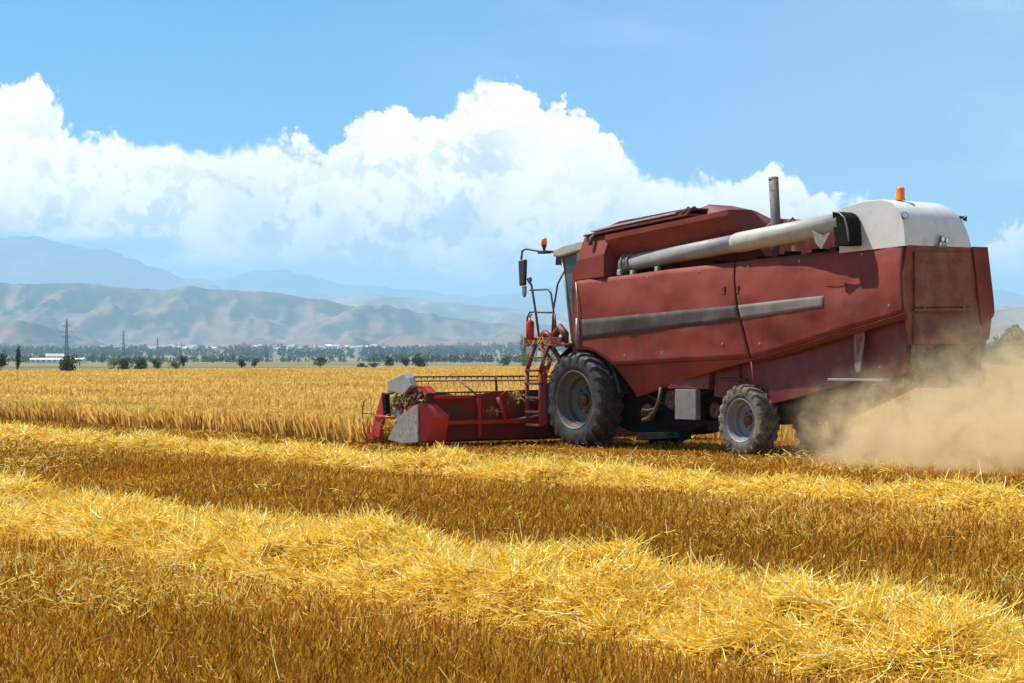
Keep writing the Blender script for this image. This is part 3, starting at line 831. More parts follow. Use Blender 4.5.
# power pylons: lattice masts in a line running away
pyl_m = mat('pylon_steel', (0.10, 0.09, 0.09), 0.6, metal=0.3, scale=3)
def pylon_meshes():
    legs = MB(); armset = []; brace = MB()
    Ht = 25.0
    def half(z): return 1.15 - 0.92 * (z / Ht) ** 0.8
    for sx in (-1, 1):
        for sy in (-1, 1):
            legs.tube([(sx * half(z), sy * half(z), z) for z in (0, 8, 16, 25)], 0.20, 4)
    zs = [0, 2.6, 5, 7.2, 9.3, 11.2, 13, 14.8, 16.5, 18.2, 19.8, 21.4, 23, 24.5]
    for a, b in zip(zs[:-1], zs[1:]):
        for s in (-1, 1):
            brace.tube([(-half(a), s * half(a), a), (half(b), s * half(b), b)], 0.08, 3)
            brace.tube([(half(a), s * half(a), a), (-half(b), s * half(b), b)], 0.08, 3)
            brace.tube([(s * half(a), -half(a), a), (s * half(b), half(b), b)], 0.08, 3)
            brace.tube([(s * half(a), half(a), a), (s * half(b), -half(b), b)], 0.08, 3)
    for z, l in ((21.2, 2.6), (18.0, 3.6), (15.0, 2.4)):
        arms = MB(); armset.append(arms)
        for s in (-1, 1):
            arms.tube([(0, 0, z + 0.5), (s * l, 0, z)], 0.09, 4)
            arms.tube([(0, 0, z - 0.4), (s * l, 0, z)], 0.09, 4)
            arms.tube([(s * l, 0, z), (s * l, 0, z - 1.0)], 0.07, 4)
    return legs, brace, armset
PL = [(66.5, 1150, 'tallest lattice power pylon, behind the dark round bush at left'), (123.5, 1610, 'second tallest pylon, standing over a green bush'),
      (157.5, 2080, 'third pylon of the line, right of the broad green bush'), (181.5, 2640, 'fourth pylon, standing over a small dark tree'),
      (208.5, 3250, 'fifth and faintest pylon of the line'), (501.5, 2900, 'lone thin mast above the header reel, left of the narrow tree')]
p0 = None
for px, D, lab in PL:
    if p0 is None:
        p0 = empty('power_pylon'); a, b, c = pylon_meshes()
        a.build('mast_leg', pyl_m, p0); b.build('bracing', pyl_m, p0); [q_.build('cross_arm', pyl_m, p0) for q_ in c]
        r_ = p0
    else:
        r_ = p0.copy(); COL.objects.link(r_)
        for ch in list(p0.children):
            q = ch.copy(); COL.objects.link(q); q.parent = r_
    r_.location = (px_az(px) * D, D, 0); r_.rotation_euler = (0, 0, R(20))
    tag(r_, lab, 'power pylon', 'line of power pylons across the plain')

# distant buildings
wall_w = mat('white_render', (0.78, 0.76, 0.72), 0.8, scale=0.3, var=0.05)
wall_c = mat('cream_render', (0.62, 0.55, 0.45), 0.8, scale=0.3, var=0.05)
roof_g = mat('grey_roof', (0.42, 0.42, 0.42), 0.7, scale=0.3, var=0.1)
roof_r = mat('brown_roof', (0.25, 0.15, 0.11), 0.7, scale=0.3, var=0.1)
roof_w = mat('white_roof', (0.72, 0.72, 0.72), 0.7, scale=0.3, var=0.05)
win_d = mat('dark_window', (0.05, 0.06, 0.08), 0.3, scale=1)
def house(name, X, Y, z, L, Wd, Hh, rh, wm, rm, rz, label, group=None, nwin=3):
    root = empty(name, (X, Y, z), rz)
    MB().box(-L / 2, L / 2, -Wd / 2, Wd / 2, -3, Hh).build('wall', wm, root)
    r = MB()
    e = 0.4
    r.prism_x([(-Wd / 2 - e, Hh + 0.02), (Wd / 2 + e, Hh + 0.02), (0, Hh + rh)], -L / 2 - e, L / 2 + e)
    r.build('roof', rm, root)
    for k in range(nwin):
        x = -L / 2 + L * (k + 0.5) / nwin
        MB().box(x - L / nwin * 0.2, x + L / nwin * 0.2, -Wd / 2 - 0.06, -Wd / 2 + 0.02, Hh * 0.35, Hh * 0.75).build('window', win_d, root)
    tag(root, label, 'building', group)
    return root
house('warehouse', px_az(48) * 1500, 1500, 0, 24, 14, 2.4, 1.2, wall_w, roof_w, R(4), 'long low white warehouse right of the slim poplar', None, 6)
house('warehouse', px_az(76) * 1560, 1560, 0, 13, 10, 2.6, 1.2, wall_w, roof_w, R(-6), 'small white shed right of the bush under the tallest pylon', None, 3)
house('warehouse', px_az(55) * 1640, 1640, 0, 14, 12, 5.2, 2.0, wall_w, roof_g, R(10), 'taller white building standing behind the long white warehouse', None, 3)
hg = 'houses of the distant town'
kinds = [(wall_w, roof_g), (wall_w, roof_r), (wall_c, roof_g), (wall_w, roof_w)]
protos = []
for i in range(100):
    cl = rng.random()
    if cl < 0.30: px = rng.normal(175, 40)
    elif cl < 0.75: px = rng.normal(325, 45)
    else: px = rng.uniform(0, 530)
    if px < 2 or px > 520: px = rng.uniform(120, 420)
    D = rng.uniform(4300, 6100)
    X = px_az(px) * D
    z = float(hills_f(np.array([X]), np.array([D]))[0]) if D > 5050 else float(plain(D))
    sc = rng.uniform(0.6, 1.25)
    if i < 4:
        wm, rm = kinds[i]
        h0 = house('town_house', X, D, z, 13, 10, 6.5, 3.0, wm, rm, rng.uniform(-0.6, 0.6), 'tiny pale house of the distant town among trees below the hills', hg, 3)
        protos.append(h0); h0.scale = (sc, sc, sc)
    else:
        s_ = protos[int(rng.integers(4))]
        h1 = s_.copy(); COL.objects.link(h1)
        h1.location = (X, D, z + (14 if D < 5050 else 1)); h1.rotation_euler = (0, 0, rng.uniform(-0.6, 0.6)); h1.scale = (sc, sc, sc)
        for ch in list(s_.children):
            q = ch.copy(); COL.objects.link(q); q.parent = h1
        h1.location.z = z

# ------------------------------------------------------------------ combine harvester (x' backwards, y' to its far side)
CH_ = empty('combine_harvester', (O[0], O[1], 0), ROT)
tag(CH_, 'faded red combine harvester driving away to the left across the field with dust behind it', 'combine harvester')

def dent(x, z):
    return (0.020 * math.sin(x * 1.9 + 1.1 * z) + 0.055 * (float(fbm(np.array([x * 0.9 + 40]), np.array([z * 1.6 + 9]), 4, 5)[0]) - 0.5) * 2)
def side_y(x, z):
    bow = 0.16 * ((z - 2.62) / 1.0) ** 2 if z > 2.62 else 0.05 * (2.62 - z)
    return 1.12 - min(bow, 0.2) + dent(x, z)
def skin(top, bot, sg, nu, nv, inset=0.0, thick=0.02, yf=None):
    """sheet between two (x,z) polylines sampled by u; sg = -1 for the side that faces the photo"""
    def ev(pl, u):
        xs_ = [p[0] for p in pl]
        L = [0]
        for a, b in zip(pl[:-1], pl[1:]): L.append(L[-1] + math.hypot(b[0] - a[0], b[1] - a[1]))
        t_ = u * L[-1]
        return float(np.interp(t_, L, [p[0] for p in pl])), float(np.interp(t_, L, [p[1] for p in pl]))
    V = []
    for i in range(nu + 1):
        a = ev(top, i / nu); b = ev(bot, i / nu)
        for j in range(nv + 1):
            v = j / nv
            x = a[0] + (b[0] - a[0]) * v; z = a[1] + (b[1] - a[1]) * v
            y = (yf(x, z, v) if yf else side_y(x, z)) - inset
            V.append((x, sg * y, z))
    Fc = [(i * (nv + 1) + j, i * (nv + 1) + j + 1, (i + 1) * (nv + 1) + j + 1, (i + 1) * (nv + 1) + j) for i in range(nu) for j in range(nv)]
    return V, Fc
def skin_obj(name, material, parent, *a, thick=0.018, **k):
    V, Fc = skin(*a, **k)
    mb = MB(); mb.add(V, Fc, True)
    o = mb.build(name, material, parent)
    md = o.modifiers.new('thickness', 'SOLIDIFY'); md.thickness = thick; md.offset = 0
    return o

for sg in (-1, 1):
    # front panel, with the wheel arch cut out of its lower front corner
    fp = skin_obj('side_panel', M['red'], CH_, [(-0.52, 3.25), (3.88, 3.45)],
                  [(-0.50, 1.90), (-0.20, 1.92), (0.08, 1.86), (0.30, 1.76), (0.56, 1.61), (2.4, 1.68), (4.33, 1.735)], sg, 56, 18)
    rp = skin_obj('side_panel', M['red'], CH_, [(3.92, 3.452), (7.90, 3.59)], [(4.37, 1.735), (4.75, 1.80), (5.5, 1.95), (6.4, 2.14), (8.02, 2.48)], sg, 56, 18)
    # the lower skirt of the front panel folds inwards
    skin_obj('lower_skirt', M['red'], CH_, [(0.56, 1.607), (2.4, 1.677), (4.34, 1.732)], [(0.99, 1.01), (2.5, 1.33), (4.36, 1.70)], sg, 40, 8,
             yf=lambda x, z, v: side_y(x, 1.67) - 0.24 * min(1.0, (1.75 - z) / 0.7) + 0.0)
    # rolled lower lip of the rear panel
    mb = MB()
    pl = [(4.37, 1.725), (5.5, 1.94), (6.4, 2.13), (8.02, 2.47)]
    for a, b in zip(pl[:-1], pl[1:]):
        for q in range(8):
            t0, t1 = q / 8, (q + 1) / 8
            xa, za = a[0] + (b[0] - a[0]) * t0, a[1] + (b[1] - a[1]) * t0
            xb, zb = a[0] + (b[0] - a[0]) * t1, a[1] + (b[1] - a[1]) * t1
            ya, yb = side_y(xa, za), side_y(xb, zb)
            mb.add([(xa, sg * ya, za), (xb, sg * yb, zb), (xb, sg * (yb - 0.10), zb - 0.07), (xa, sg * (ya - 0.10), za - 0.07)], [(0, 1, 2, 3)])
    o = mb.build('rolled_lip', M['red2'], rp); md = o.modifiers.new('thickness', 'SOLIDIFY'); md.thickness = 0.012
    skin_obj('grey_stripe', M['stripe_dark'], fp, [(-0.34, 2.49), (4.06, 2.675)], [(-0.30, 2.10), (4.12, 2.42)], sg, 50, 4, inset=-0.016, thick=0.004)
    skin_obj('grey_stripe', M['stripe'], rp, [(4.12, 2.678), (6.26, 2.79)], [(4.18, 2.425), (6.27, 2.60)], sg, 24, 4, inset=-0.016, thick=0.004)
    # front post and trim beside the cab
    mb = MB(); mb.tube([(-0.62, sg * 1.0, 1.85), (-0.66, sg * 0.99, 2.5), (-0.60, sg * 0.98, 3.55)], 0.045, 6)
    mb.box(-0.66, -0.54, sg * 1.06 - 0.03, sg * 1.06 + 0.03, 1.85, 3.5)
    mb.build('front_post', M['red'], CH_)
    mb = MB(); mb.tube([(-0.50, sg * 1.13, 3.22), (-0.40, sg * 1.17, 2.9), (-0.36, sg * 1.17, 2.3), (-0.37, sg * 1.15, 1.95)], 0.012, 6)
    mb.tube([(-0.44, sg * 1.15, 2.52), (-0.42, sg * 1.16, 1.95)], 0.03, 6)
    mb.build('latch_rod', M['steel'], CH_)

for x, z in ((0.2, 3.18), (1.6, 3.25), (3.0, 3.31), (3.7, 2.0), (4.6, 2.0), (4.3, 3.35), (5.6, 3.40), (7.0, 3.46), (7.7, 2.6), (0.9, 1.80), (2.0, 1.85), (2.0, 1.45)):
    y = -side_y(x, z) - 0.006 + (0.17 if z < 1.5 else 0)
    MB().tube([(x, y - 0.012, z), (x, y + 0.01, z)], 0.022, 10).build('bolt', M['steel'], CH_)
for x, z in ((3.72, 2.95), (4.10, 2.95)):
    y = -side_y(x, z)
    MB().box(x - 0.035, x + 0.035, y - 0.03, y, z - 0.07, z + 0.07).build('door_latch', M['red2'], CH_, 0.008)
mb = MB(); mb.tube([(6.15, -side_y(6.15, 2.95) - 0.001, 2.95), (7.0, -side_y(7.0, 2.97) - 0.001, 2.97), (7.93, -side_y(7.93, 2.99) - 0.001, 2.99)], 0.006, 5); mb.build('panel_seam', M['red2'], CH_)
# structural body behind the sheets
MB().box(-0.48, 7.80, -0.90, 0.90, 2.50, 3.20).box(-0.48, 4.2, -0.86, 0.86, 1.72, 2.05).build('body_core', M['black'], CH_)
for sg in (-1, 1):   # dark wheel-arch liner
    MB().prism([(-1.28, 1.72), (-0.85, 1.98), (-0.3, 2.02), (0.2, 1.88), (0.55, 1.55), (0.75, 1.1), (0.68, 1.06), (0.48, 1.48), (0.15, 1.80), (-0.3, 1.95), (-0.85, 1.92), (-1.22, 1.68)],
               sg * 0.62, sg * 1.02).build('wheel_arch', M['black'], CH_)
# chaffer housing and straw walker side: hangs under the body
sk = [(3.2, 1.05), (4.6, 0.92), (5.4, 1.08), (6.8, 1.40), (7.85, 1.50), (7.85, 2.52), (6.4, 2.52), (5.0, 2.52), (3.2, 2.52)]
MB().prism(sk, -0.86, -0.80).prism(sk, 0.80, 0.86).box(3.2, 3.26, -0.8, 0.8, 1.05, 2.5).box(3.3, 7.0, -0.79, 0.79, 1.55, 1.62).build('straw_walker_side', M['red2'], CH_, 0.006)
MB().prism([(2.9, 0.95), (3.3, 0.55), (5.0, 0.62), (6.7, 1.25), (6.7, 1.34), (4.9, 0.95), (3.3, 1.2)], -0.7, 0.7).build('cleaning_shoe', M['black'], CH_, 0.01)

# chassis, axles and works between the wheels
mb = MB()
mb.box(-1.0, 3.2, -0.62, -0.50, 0.95, 1.30).box(-1.0, 3.2, 0.50, 0.62, 0.95, 1.30)
mb.box(-0.9, 2.6, -0.55, 0.55, 0.62, 1.72)
mb.prism([(-0.6, 0.6), (0.4, 0.33), (1.6, 0.30), (2.6, 0.5), (2.6, 0.7), (-0.6, 0.9)], -0.5, 0.5)
mb.box(2.5, 5.2, -0.5, -0.38, 0.9, 1.1).box(2.5, 5.2, 0.38, 0.5, 0.9, 1.1)
mb.build('chassis', M['black'], CH_, 0.01)
mb = MB()
mb.tube([(-0.37, -0.9, 0.93), (-0.37, 0.9, 0.93)], 0.15, 12)
mb.tube([(4.17, -0.8, 0.62), (4.17, 0.8, 0.62)], 0.075, 10)
mb.tube([(4.17, -0.55, 0.62), (4.17, -0.3, 0.95), (4.17, 0.3, 0.95), (4.17, 0.55, 0.62)], 0.06, 8)
mb.build('axle', M['black'], CH_)
# pulleys and belts seen in the dark between the wheels
for cx_, cz_, r_ in ((1.15, 1.32, 0.26), (1.9, 0.98, 0.18), (2.95, 1.38, 0.20), (3.1, 0.8, 0.14), (1.2, 0.72, 0.16)):
    p = MB().lathe([(0.03, -0.05), (r_ * 0.3, -0.05), (r_ * 0.85, -0.02), (r_, -0.045), (r_, 0.0), (r_ * 0.9, 0.02), (r_, 0.045), (r_ * 0.85, 0.05), (0.03, 0.05)], 28, (cx_, -0.72, cz_)).build('pulley', M['hub'], CH_)
mb = MB()
mb.tube([(1.15, -0.72, 1.58), (2.95, -0.72, 1.58), (3.15, -0.72, 1.36), (2.95, -0.72, 1.18), (1.9, -0.72, 0.80), (1.15, -0.72, 1.06), (0.9, -0.72, 1.32), (1.15, -0.72, 1.58)], 0.02, 6)
mb.build('drive_belt', M['rubber'], CH_)
mb = MB()
mb.tube([(1.80, -0.92, 1.20), (1.78, -0.95, 0.95), (1.66, -0.97, 0.74), (1.45, -0.95, 0.60), (1.25, -0.9, 0.58)], 0.038, 8)
mb.tube([(1.72, -0.93, 0.82), (1.45, -0.96, 0.76), (1.28, -0.93, 0.78), (1.25, -0.9, 0.62)], 0.022, 6)
mb.build('hydraulic_hose', M['hose'], CH_)
MB().prism([(1.15, 0.20), (2.05, 0.26), (1.95, 0.37), (1.2, 0.34)], -1.0, -0.5).build('stone_trap', M['black'], CH_, 0.01)
bx_ = MB().box(2.30, 2.88, -1.02, -0.90, 0.62, 1.17).build('tool_box', M['boxgrey'], CH_, 0.012)
MB().prism([(2.0, 1.18), (3.15, 1.18), (3.2, 1.50), (2.3, 1.42)], -0.96, -0.7).build('tool_box_bracket', M['red2'], CH_, 0.008)
MB().box(2.95, 3.4, -0.80, -0.55, 0.42, 0.60).build('step_plate', M['black'], CH_, 0.01)
mb = MB(); mb.tube([(4.32, -1.0, 1.72), (4.36, -0.98, 1.45), (4.38, -0.95, 1.22)], 0.022, 6); mb.build('red_rod', M['redhead'], CH_)
mb = MB(); mb.tube([(3.4, -0.88, 1.36), (4.1, -0.9, 1.36)], 0.03, 6); mb.tube([(3.9, -0.9, 1.7), (3.9, -0.9, 1.3)], 0.025, 6); mb.build('brace', M['red2'], CH_)

# rear end
rx_ = 7.95
out = [(-0.93, 3.58), (-1.06, 3.10), (-1.10, 2.70), (-1.07, 2.47), (-0.93, 2.44), (-0.84, 1.96), (0.84, 1.96), (0.93, 2.04), (1.07, 2.40), (1.10, 2.70), (1.06, 3.10), (0.95, 3.59)]
MB().prism_x(out, 7.86, 7.95).build('rear_frame', M['redrear'], CH_, 0.008)
mb = MB()
mb.prism_x([(-0.80, 2.56), (0.56, 2.60), (0.56, 3.50), (-0.80, 3.47)], 7.952, 7.985)
rd = mb.build('rear_door', M['redrear'], CH_, 0.012)
MB().prism_x([(-0.66, 3.30), (0.42, 3.325), (0.42, 3.35), (-0.66, 3.325)], 7.987, 8.0).prism_x([(-0.84, 2.50), (0.6, 2.53), (0.6, 2.57), (-0.84, 2.54)], 7.952, 8.01).build('door_rib', M['redrear'], rd, 0.004)
for yy in (-0.6, 0.35):
    MB().tube([(8.0, yy, 2.60), (8.0, yy, 2.50)], 0.015, 6).build('hinge', M['steel'], rd)
MB().prism([(7.952, 2.48), (8.10, 2.20), (8.14, 1.97), (7.952, 1.96)], -0.82, 0.72).build('straw_hood', M['redrear'], CH_, 0.01)
MB().box(7.90, 7.96, -0.80, 0.84, 1.25, 1.955).build('rubber_curtain', M['rubber_dusty'], CH_, 0.005)
# right rear side flange
MB().prism_x([(0.60, 3.595), (0.97, 3.60), (1.12, 2.72), (1.00, 2.06), (0.88, 2.02), (0.78, 2.5)], 7.953, 7.99).build('rear_flange', M['red'], CH_, 0.008)
# chevron warning boards
for sg in (-1, 1):
    y_ = sg * 0.98
    mk = MB().prism([(6.80, 2.22), (7.02, 2.22), (7.04, 2.08), (6.94, 1.52), (6.86, 1.50), (6.82, 1.6)], y_ - 0.012, y_ + 0.012).build('warning_board', M['boxgrey'], CH_, 0.003)
    MB().prism([(6.85, 2.17), (7.04, 2.19), (6.90, 1.78), (6.86, 1.84)], y_ + sg * 0.013, y_ + sg * 0.017).build('red_chevron', M['markred'], mk)
    MB().box(6.2, 7.45, min(sg * 0.84, sg * 1.0), max(sg * 0.84, sg * 1.0), 1.36, 1.40).build('rear_bumper_bar', M['shield2'], CH_, 0.006)
for z_, s_ in ((1.9, 0.16), (1.45, 0.12)):
    MB().box(7.80, 7.90, 0.99, 1.04, z_ - s_, z_ + s_).build('rear_reflector', M['boxgrey'], CH_, 0.006)

# white engine hood at the rear top
hp = [(6.48, 3.50), (6.48, 4.22), (6.56, 4.26), (7.05, 4.33), (7.45, 4.33), (7.64, 4.28), (7.78, 4.18), (7.87, 4.05), (7.92, 3.90), (7.945, 3.72), (7.95, 3.56)]
mb = MB()
ysec = [(-1.0, 1.0), (0.30, 1.0), (0.44, 0.955), (0.53, 0.86), (0.57, 0.70), (0.585, 0.0)]
V = []; n_ = len(hp)
for y, k in [(-1.0, 1.0), (-0.985, 1.012)] + [(0.26, 1.012), (0.40, 0.97), (0.50, 0.88), (0.56, 0.70), (0.60, 0.38), (0.61, 0.0)]:
    for x, z in hp: V.append((x, y, 3.55 + (z - 3.55) * k if z > 3.55 else z))
m_ = 8
Fc = [(i * n_ + j, i * n_ + (j + 1) % n_, (i + 1) * n_ + (j + 1) % n_, (i + 1) * n_ + j) for i in range(m_ - 1) for j in range(n_)]
mb.add(V, Fc, True)
mb.f.append(tuple(range(n_))); mb.sm.append(False)
hood = mb.build('engine_hood', M['white'], CH_)
md = hood.modifiers.new('split', 'EDGE_SPLIT'); md.split_angle = R(38)
MB().prism([(6.47, 3.60), (6.43, 3.60), (6.43, 4.20), (6.47, 4.21)], -1.0, 0.5).build('hood_lip', M['plastic'], hood)
be = MB().lathe([(0.001, 0), (0.085, 0), (0.085, 0.03), (0.075, 0.04), (0.073, 0.19), (0.062, 0.215), (0.001, 0.22)], 20)
be.v = [(7.48 + v[0], -0.60 + v[2], 4.34 + v[1]) for v in be.v]
be.build('beacon', M['beacon'], hood)
def lamp(x, y, z, r, parent, name='work_lamp', d=(1, 0, 0)):
    q = Vector(d).normalized()
    b = MB(); p = Vector((x, y, z))
    b.tube([p - q * 0.0, p + q * r * 1.0, p + q * r * 1.3], [r * 0.5, r, r * 1.05], 14)
    o = b.build(name, M['plastic'], parent)
    MB().tube([p + q * r * 1.31, p + q * r * 1.40], [r * 0.92, r * 0.8], 14).build('lamp_lens', M['lamp'], parent)
    return o
lamp(7.86, -0.93, 4.05, 0.055, hood, d=(0.9, -0.5, 0.1)); MB().tube([(7.78, -0.92, 4.12), (7.88, -0.95, 4.06)], 0.02, 6).build('lamp_bracket', M['steel'], hood)
lamp(7.85, 0.50, 4.06, 0.05, hood, d=(0.7, 0.7, 0.1)); MB().tube([(7.7, 0.42, 4.10), (7.88, 0.58, 4.08)], 0.025, 6).build('lamp_bracket', M['plastic'], hood)
lamp(7.98, -0.20, 3.69, 0.05, hood); lamp(7.98, -0.09, 3.67, 0.045, hood); lamp(7.98, -0.23, 3.61, 0.03, hood)
MB().box(7.94, 7.99, -0.30, -0.04, 3.56, 3.60).tube([(7.97, -0.2, 3.58), (7.98, -0.2, 3.76)], 0.014, 6).build('lamp_bracket', M['steel'], hood)

# fairing block behind the cab
def fy(x, z):
    return -1.10 if z < 3.69 else -1.10 + 0.17 * (z - 3.69) / 0.4
ff = [(-0.54, 3.262), (0.33, 3.30), (0.33, 3.74), (0.34, 4.09), (-0.40, 4.12), (-0.47, 4.09), (-0.54, 3.62)]
mb = MB()
n_ = len(ff)
ys_ = lambda x, z, s: s * (1.10 if z < 3.8 else 0.94)
mb.prism([(-0.54, 3.262), (0.33, 3.30), (0.33, 3.735), (-0.54, 3.62)], -1.10, 1.10)
mb.prism([(-0.54, 3.622), (0.33, 3.737), (0.34, 4.10), (-0.40, 4.13), (-0.47, 4.10)], lambda x, z: -ys_(x, z, 1), lambda x, z: ys_(x, z, 1))
mb.build('front_fairing', M['red'], CH_, 0.012)
MB().tube([(-0.10, -0.99, 4.11), (-0.10, -1.07, 4.06), (-0.10, -1.09, 3.93)], 0.045, 8).build('tank_latch', M['hub'], CH_)
# grain tank: a hopper with an overhanging rim
mb = MB()
for sg in (-1, 1):
    far_ = sg > 0
    A = [(0.345, sg * 1.08, 4.10), (2.3 if far_ else 3.81, sg * 1.08, 4.20 if far_ else 4.385), (2.3 if far_ else 3.81, sg * 1.08, 4.11 if far_ else 4.29), (0.345, sg * 1.08, 4.00)]
    B = [(0.345, sg * 0.42, 3.30), (4.45, sg * 0.42, 3.30), (0.345, sg * 0.5, 4.14), (2.5 if far_ else 3.81, sg * 0.5, 4.25 if far_ else 4.41)]
    mb.add(A + B, [(0, 1, 2, 3), (3, 2, 5, 4), (0, 1, 7, 6), (2, 1, 7, 5)])
mb.add([(3.81, -0.5, 4.41), (2.5, 0.5, 4.25), (4.45, 0.42, 3.30), (4.45, -0.42, 3.30), (0.345, -0.5, 4.14), (0.345, 0.5, 4.14), (0.345, 0.42, 3.3), (0.345, -0.42, 3.3)],
       [(0, 1, 2, 3), (4, 5, 1, 0), (4, 5, 6, 7)])
o = mb.build('grain_tank', M['red'], CH_); md = o.modifiers.new('thickness', 'SOLIDIFY'); md.thickness = 0.02; md.offset = -1
# tank hump and lids
MB().prism([(0.9, 4.22), (1.7, 4.42), (2.42, 4.60), (3.05, 4.47), (3.42, 4.22), (3.42, 4.05), (0.9, 4.12)], lambda x, z: -0.30 if z > 4.3 else -0.62, lambda x, z: 0.30 if z > 4.3 else 0.62).build('tank_hump', M['red2'], CH_, 0.01)
ld = MB().prism([(-0.30, 4.205), (0.42, 4.375), (2.50, 4.515), (2.50, 4.475), (0.45, 4.335), (-0.28, 4.165)], -0.80, -0.10).build('tank_lid', M['red2'], CH_, 0.005)
MB().prism([(-0.20, 4.215), (0.40, 4.285), (2.30, 4.44), (2.30, 4.405), (0.42, 4.25), (-0.18, 4.185)], -1.0, -0.85).build('lid_edge', M['cream'], ld, 0.004)
MB().prism([(-0.42, 4.14), (0.30, 4.205), (2.66, 4.385), (2.66, 4.345), (0.32, 4.165), (-0.40, 4.11)], -1.02, -0.15).build('tank_lid', M['red2'], CH_, 0.005)
mb = MB()
MB().tube([(2.35, -0.98, 4.33), (2.62, -0.95, 4.50)], 0.03, 6).build('lid_hinge', M['hub'], CH_); MB().tube([(2.5, -0.98, 4.34), (2.75, -0.93, 4.50)], 0.03, 6).build('lid_hinge', M['hub'], CH_); mb.tube([(2.25, -0.98, 4.42), (2.8, -0.95, 4.49)], 0.022, 6)
mb.build('lid_hinge', M['hub'], CH_)

# engine deck behind the auger
MB().box(4.45, 6.42, -0.45, 0.60, 3.2, 3.92).build('engine_bay', M['red2'], CH_, 0.02)
MB().prism([(3.75, 3.9), (3.85, 4.14), (4.25, 4.24), (4.55, 4.10), (4.70, 3.95)], -0.25, 0.35).build('air_intake', M['redhead'], CH_, 0.03)
mb = MB()
for k in range(9):
    x = 3.45 + 0.13 * k; mb.tube([(x, -0.40, 4.02), (x + 0.16, -0.30, 4.10 + 0.06 * (k % 3)), (x + 0.25, -0.1, 4.02)], 0.022 + 0.01 * (k % 2), 6)
mb.build('engine_pipes', M['hub'], CH_)
ex = MB(); ex.tube([(4.24, -0.3, 3.3), (4.24, -0.3, 3.9), (4.16, -0.3, 4.98)], 0.088, 16, cap=False)
o = ex.build('exhaust_pipe', M['exhaust'], CH_); md = o.modifiers.new('thickness', 'SOLIDIFY'); md.thickness = 0.006
ex = MB(); ex.tube([(4.164, -0.3, 4.93), (4.161, -0.3, 4.95)], 0.094, 16); ex.build('exhaust_band', M['exhaust'], o)
mb = MB()
for k in range(16):
    x = 1.0 + 0.36 * k + random.uniform(-0.08, 0.08); z0 = 3.24 + 0.05 * k * 0.36
    mb.box(x, x + random.uniform(0.08, 0.2), -0.88 + random.uniform(0, 0.2), -0.5, 3.1, 3.30 + 0.052 * x + random.uniform(-0.02, 0.06))
mb.build('deck_fittings', M['black'], CH_, 0.01)
for x, z, s_ in ((0.62, 3.40, 0.05), (1.72, 3.42, 0.045), (1.0, 3.38, 0.04), (5.35, 3.66, 0.04)):
    MB().box(x - s_, x + s_, -0.98, -0.90, z - 0.08, z + s_ * 0.7).build('bracket', M['cream'], CH_, 0.01)
MB().tube([(4.75, -0.9, 3.66), (4.45, -0.85, 3.80)], 0.025, 6).tube([(4.8, -0.82, 3.74), (5.35, -0.82, 3.79)], 0.04, 8).build('auger_support', M['cream'], CH_)

# unloading auger tube
ax_ = lambda x: 3.545 + (x - 0.65) * 0.0735
AY = -0.80
ay_ = lambda x: -0.80 - 0.36 * max(0.0, x - 0.8) / 5.8
ag = MB(); ag.tube([(0.80, AY, ax_(0.80)), (4.3, ay_(4.3), ax_(4.3))], 0.158, 28); ag = ag.build('unloading_auger', M['greytube'], CH_)
MB().tube([(3.86, ay_(3.86), ax_(3.86)), (3.93, ay_(3.93), ax_(3.93)), (4.02, ay_(4.02), ax_(4.02)), (6.75, ay_(6.75), ax_(6.75))], [0.10, 0.165, 0.180, 0.180], 28).build('auger_outer_tube', M['cream'], ag)
el_ = MB(); el_.tube([(0.50, AY + 0.25, 3.30), (0.56, AY + 0.06, 3.42), (0.66, AY, ax_(0.66)), (0.80, AY, ax_(0.80))], [0.17, 0.18, 0.18, 0.175], 20)
el_.tube([(0.68, AY, ax_(0.68)), (0.71, AY, ax_(0.71))], 0.205, 20); el_.tube([(0.84, AY, ax_(0.84)), (0.88, AY, ax_(0.88))], 0.195, 20)
el_.build('auger_elbow', M['steel'], ag)
# spout: round-topped hood closing the tube end, dark inside, with a torn flap below
sp = [(6.72 + 0.27 * sin(a), ax_(6.75) - 0.03 + 0.205 * cos(a)) for a in np.linspace(-0.3, pi / 2, 9)] + [(7.02, 3.60), (6.70, 3.60)]
MB().prism(sp, -1.33, -1.02).build('auger_spout', M['black'], ag, 0.01)
rim_ = MB(); rim_.tube([(6.66, -1.335, ax_(6.75) + 0.175), (6.80, -1.335, ax_(6.75) + 0.155), (6.93, -1.335, ax_(6.75) + 0.06), (6.99, -1.335, 3.88), (7.02, -1.335, 3.66)], 0.014, 6); rim_.build('spout_rim', M['steel'], ag)
MB().prism([(6.20, 3.88), (6.28, 3.66), (6.42, 3.56), (6.62, 3.84), (6.45, 3.78)], -1.36, -1.345).build('spout_flap', M['shield'], ag)
# cab
cp = [(-1.27, 3.76), (-0.56, 3.86), (-0.56, 2.06), (-0.92, 2.06)]
cab = MB().prism(cp, -0.86, 0.86).build('cab_glass', M['glass'], CH_)
mb = MB()
for sg in (-1, 1):
    mb.tube([(-1.28, sg * 0.87, 3.76), (-0.93, sg * 0.87, 2.06)], 0.028, 6)
    mb.box(-0.78, -0.68, sg * 0.87 - 0.02, sg * 0.87 + 0.02, 2.06, 3.83)
mb.box(-0.96, -0.54, -0.86, 0.86, 2.0, 2.08)
mb.build('cab_pillar', M['cream'], CH_)
MB().box(-0.95, -0.5, -0.84, 0.84, 1.75, 2.0).build('cab_floor', M['red2'], CH_, 0.01)
MB().prism([(-1.46, 3.77), (-1.44, 3.90), (-1.10, 3.98), (-0.56, 4.045), (-0.48, 4.03), (-0.48, 3.86), (-1.28, 3.75)], -0.97, 0.97).build('cab_roof', M['cream'], CH_, 0.03)
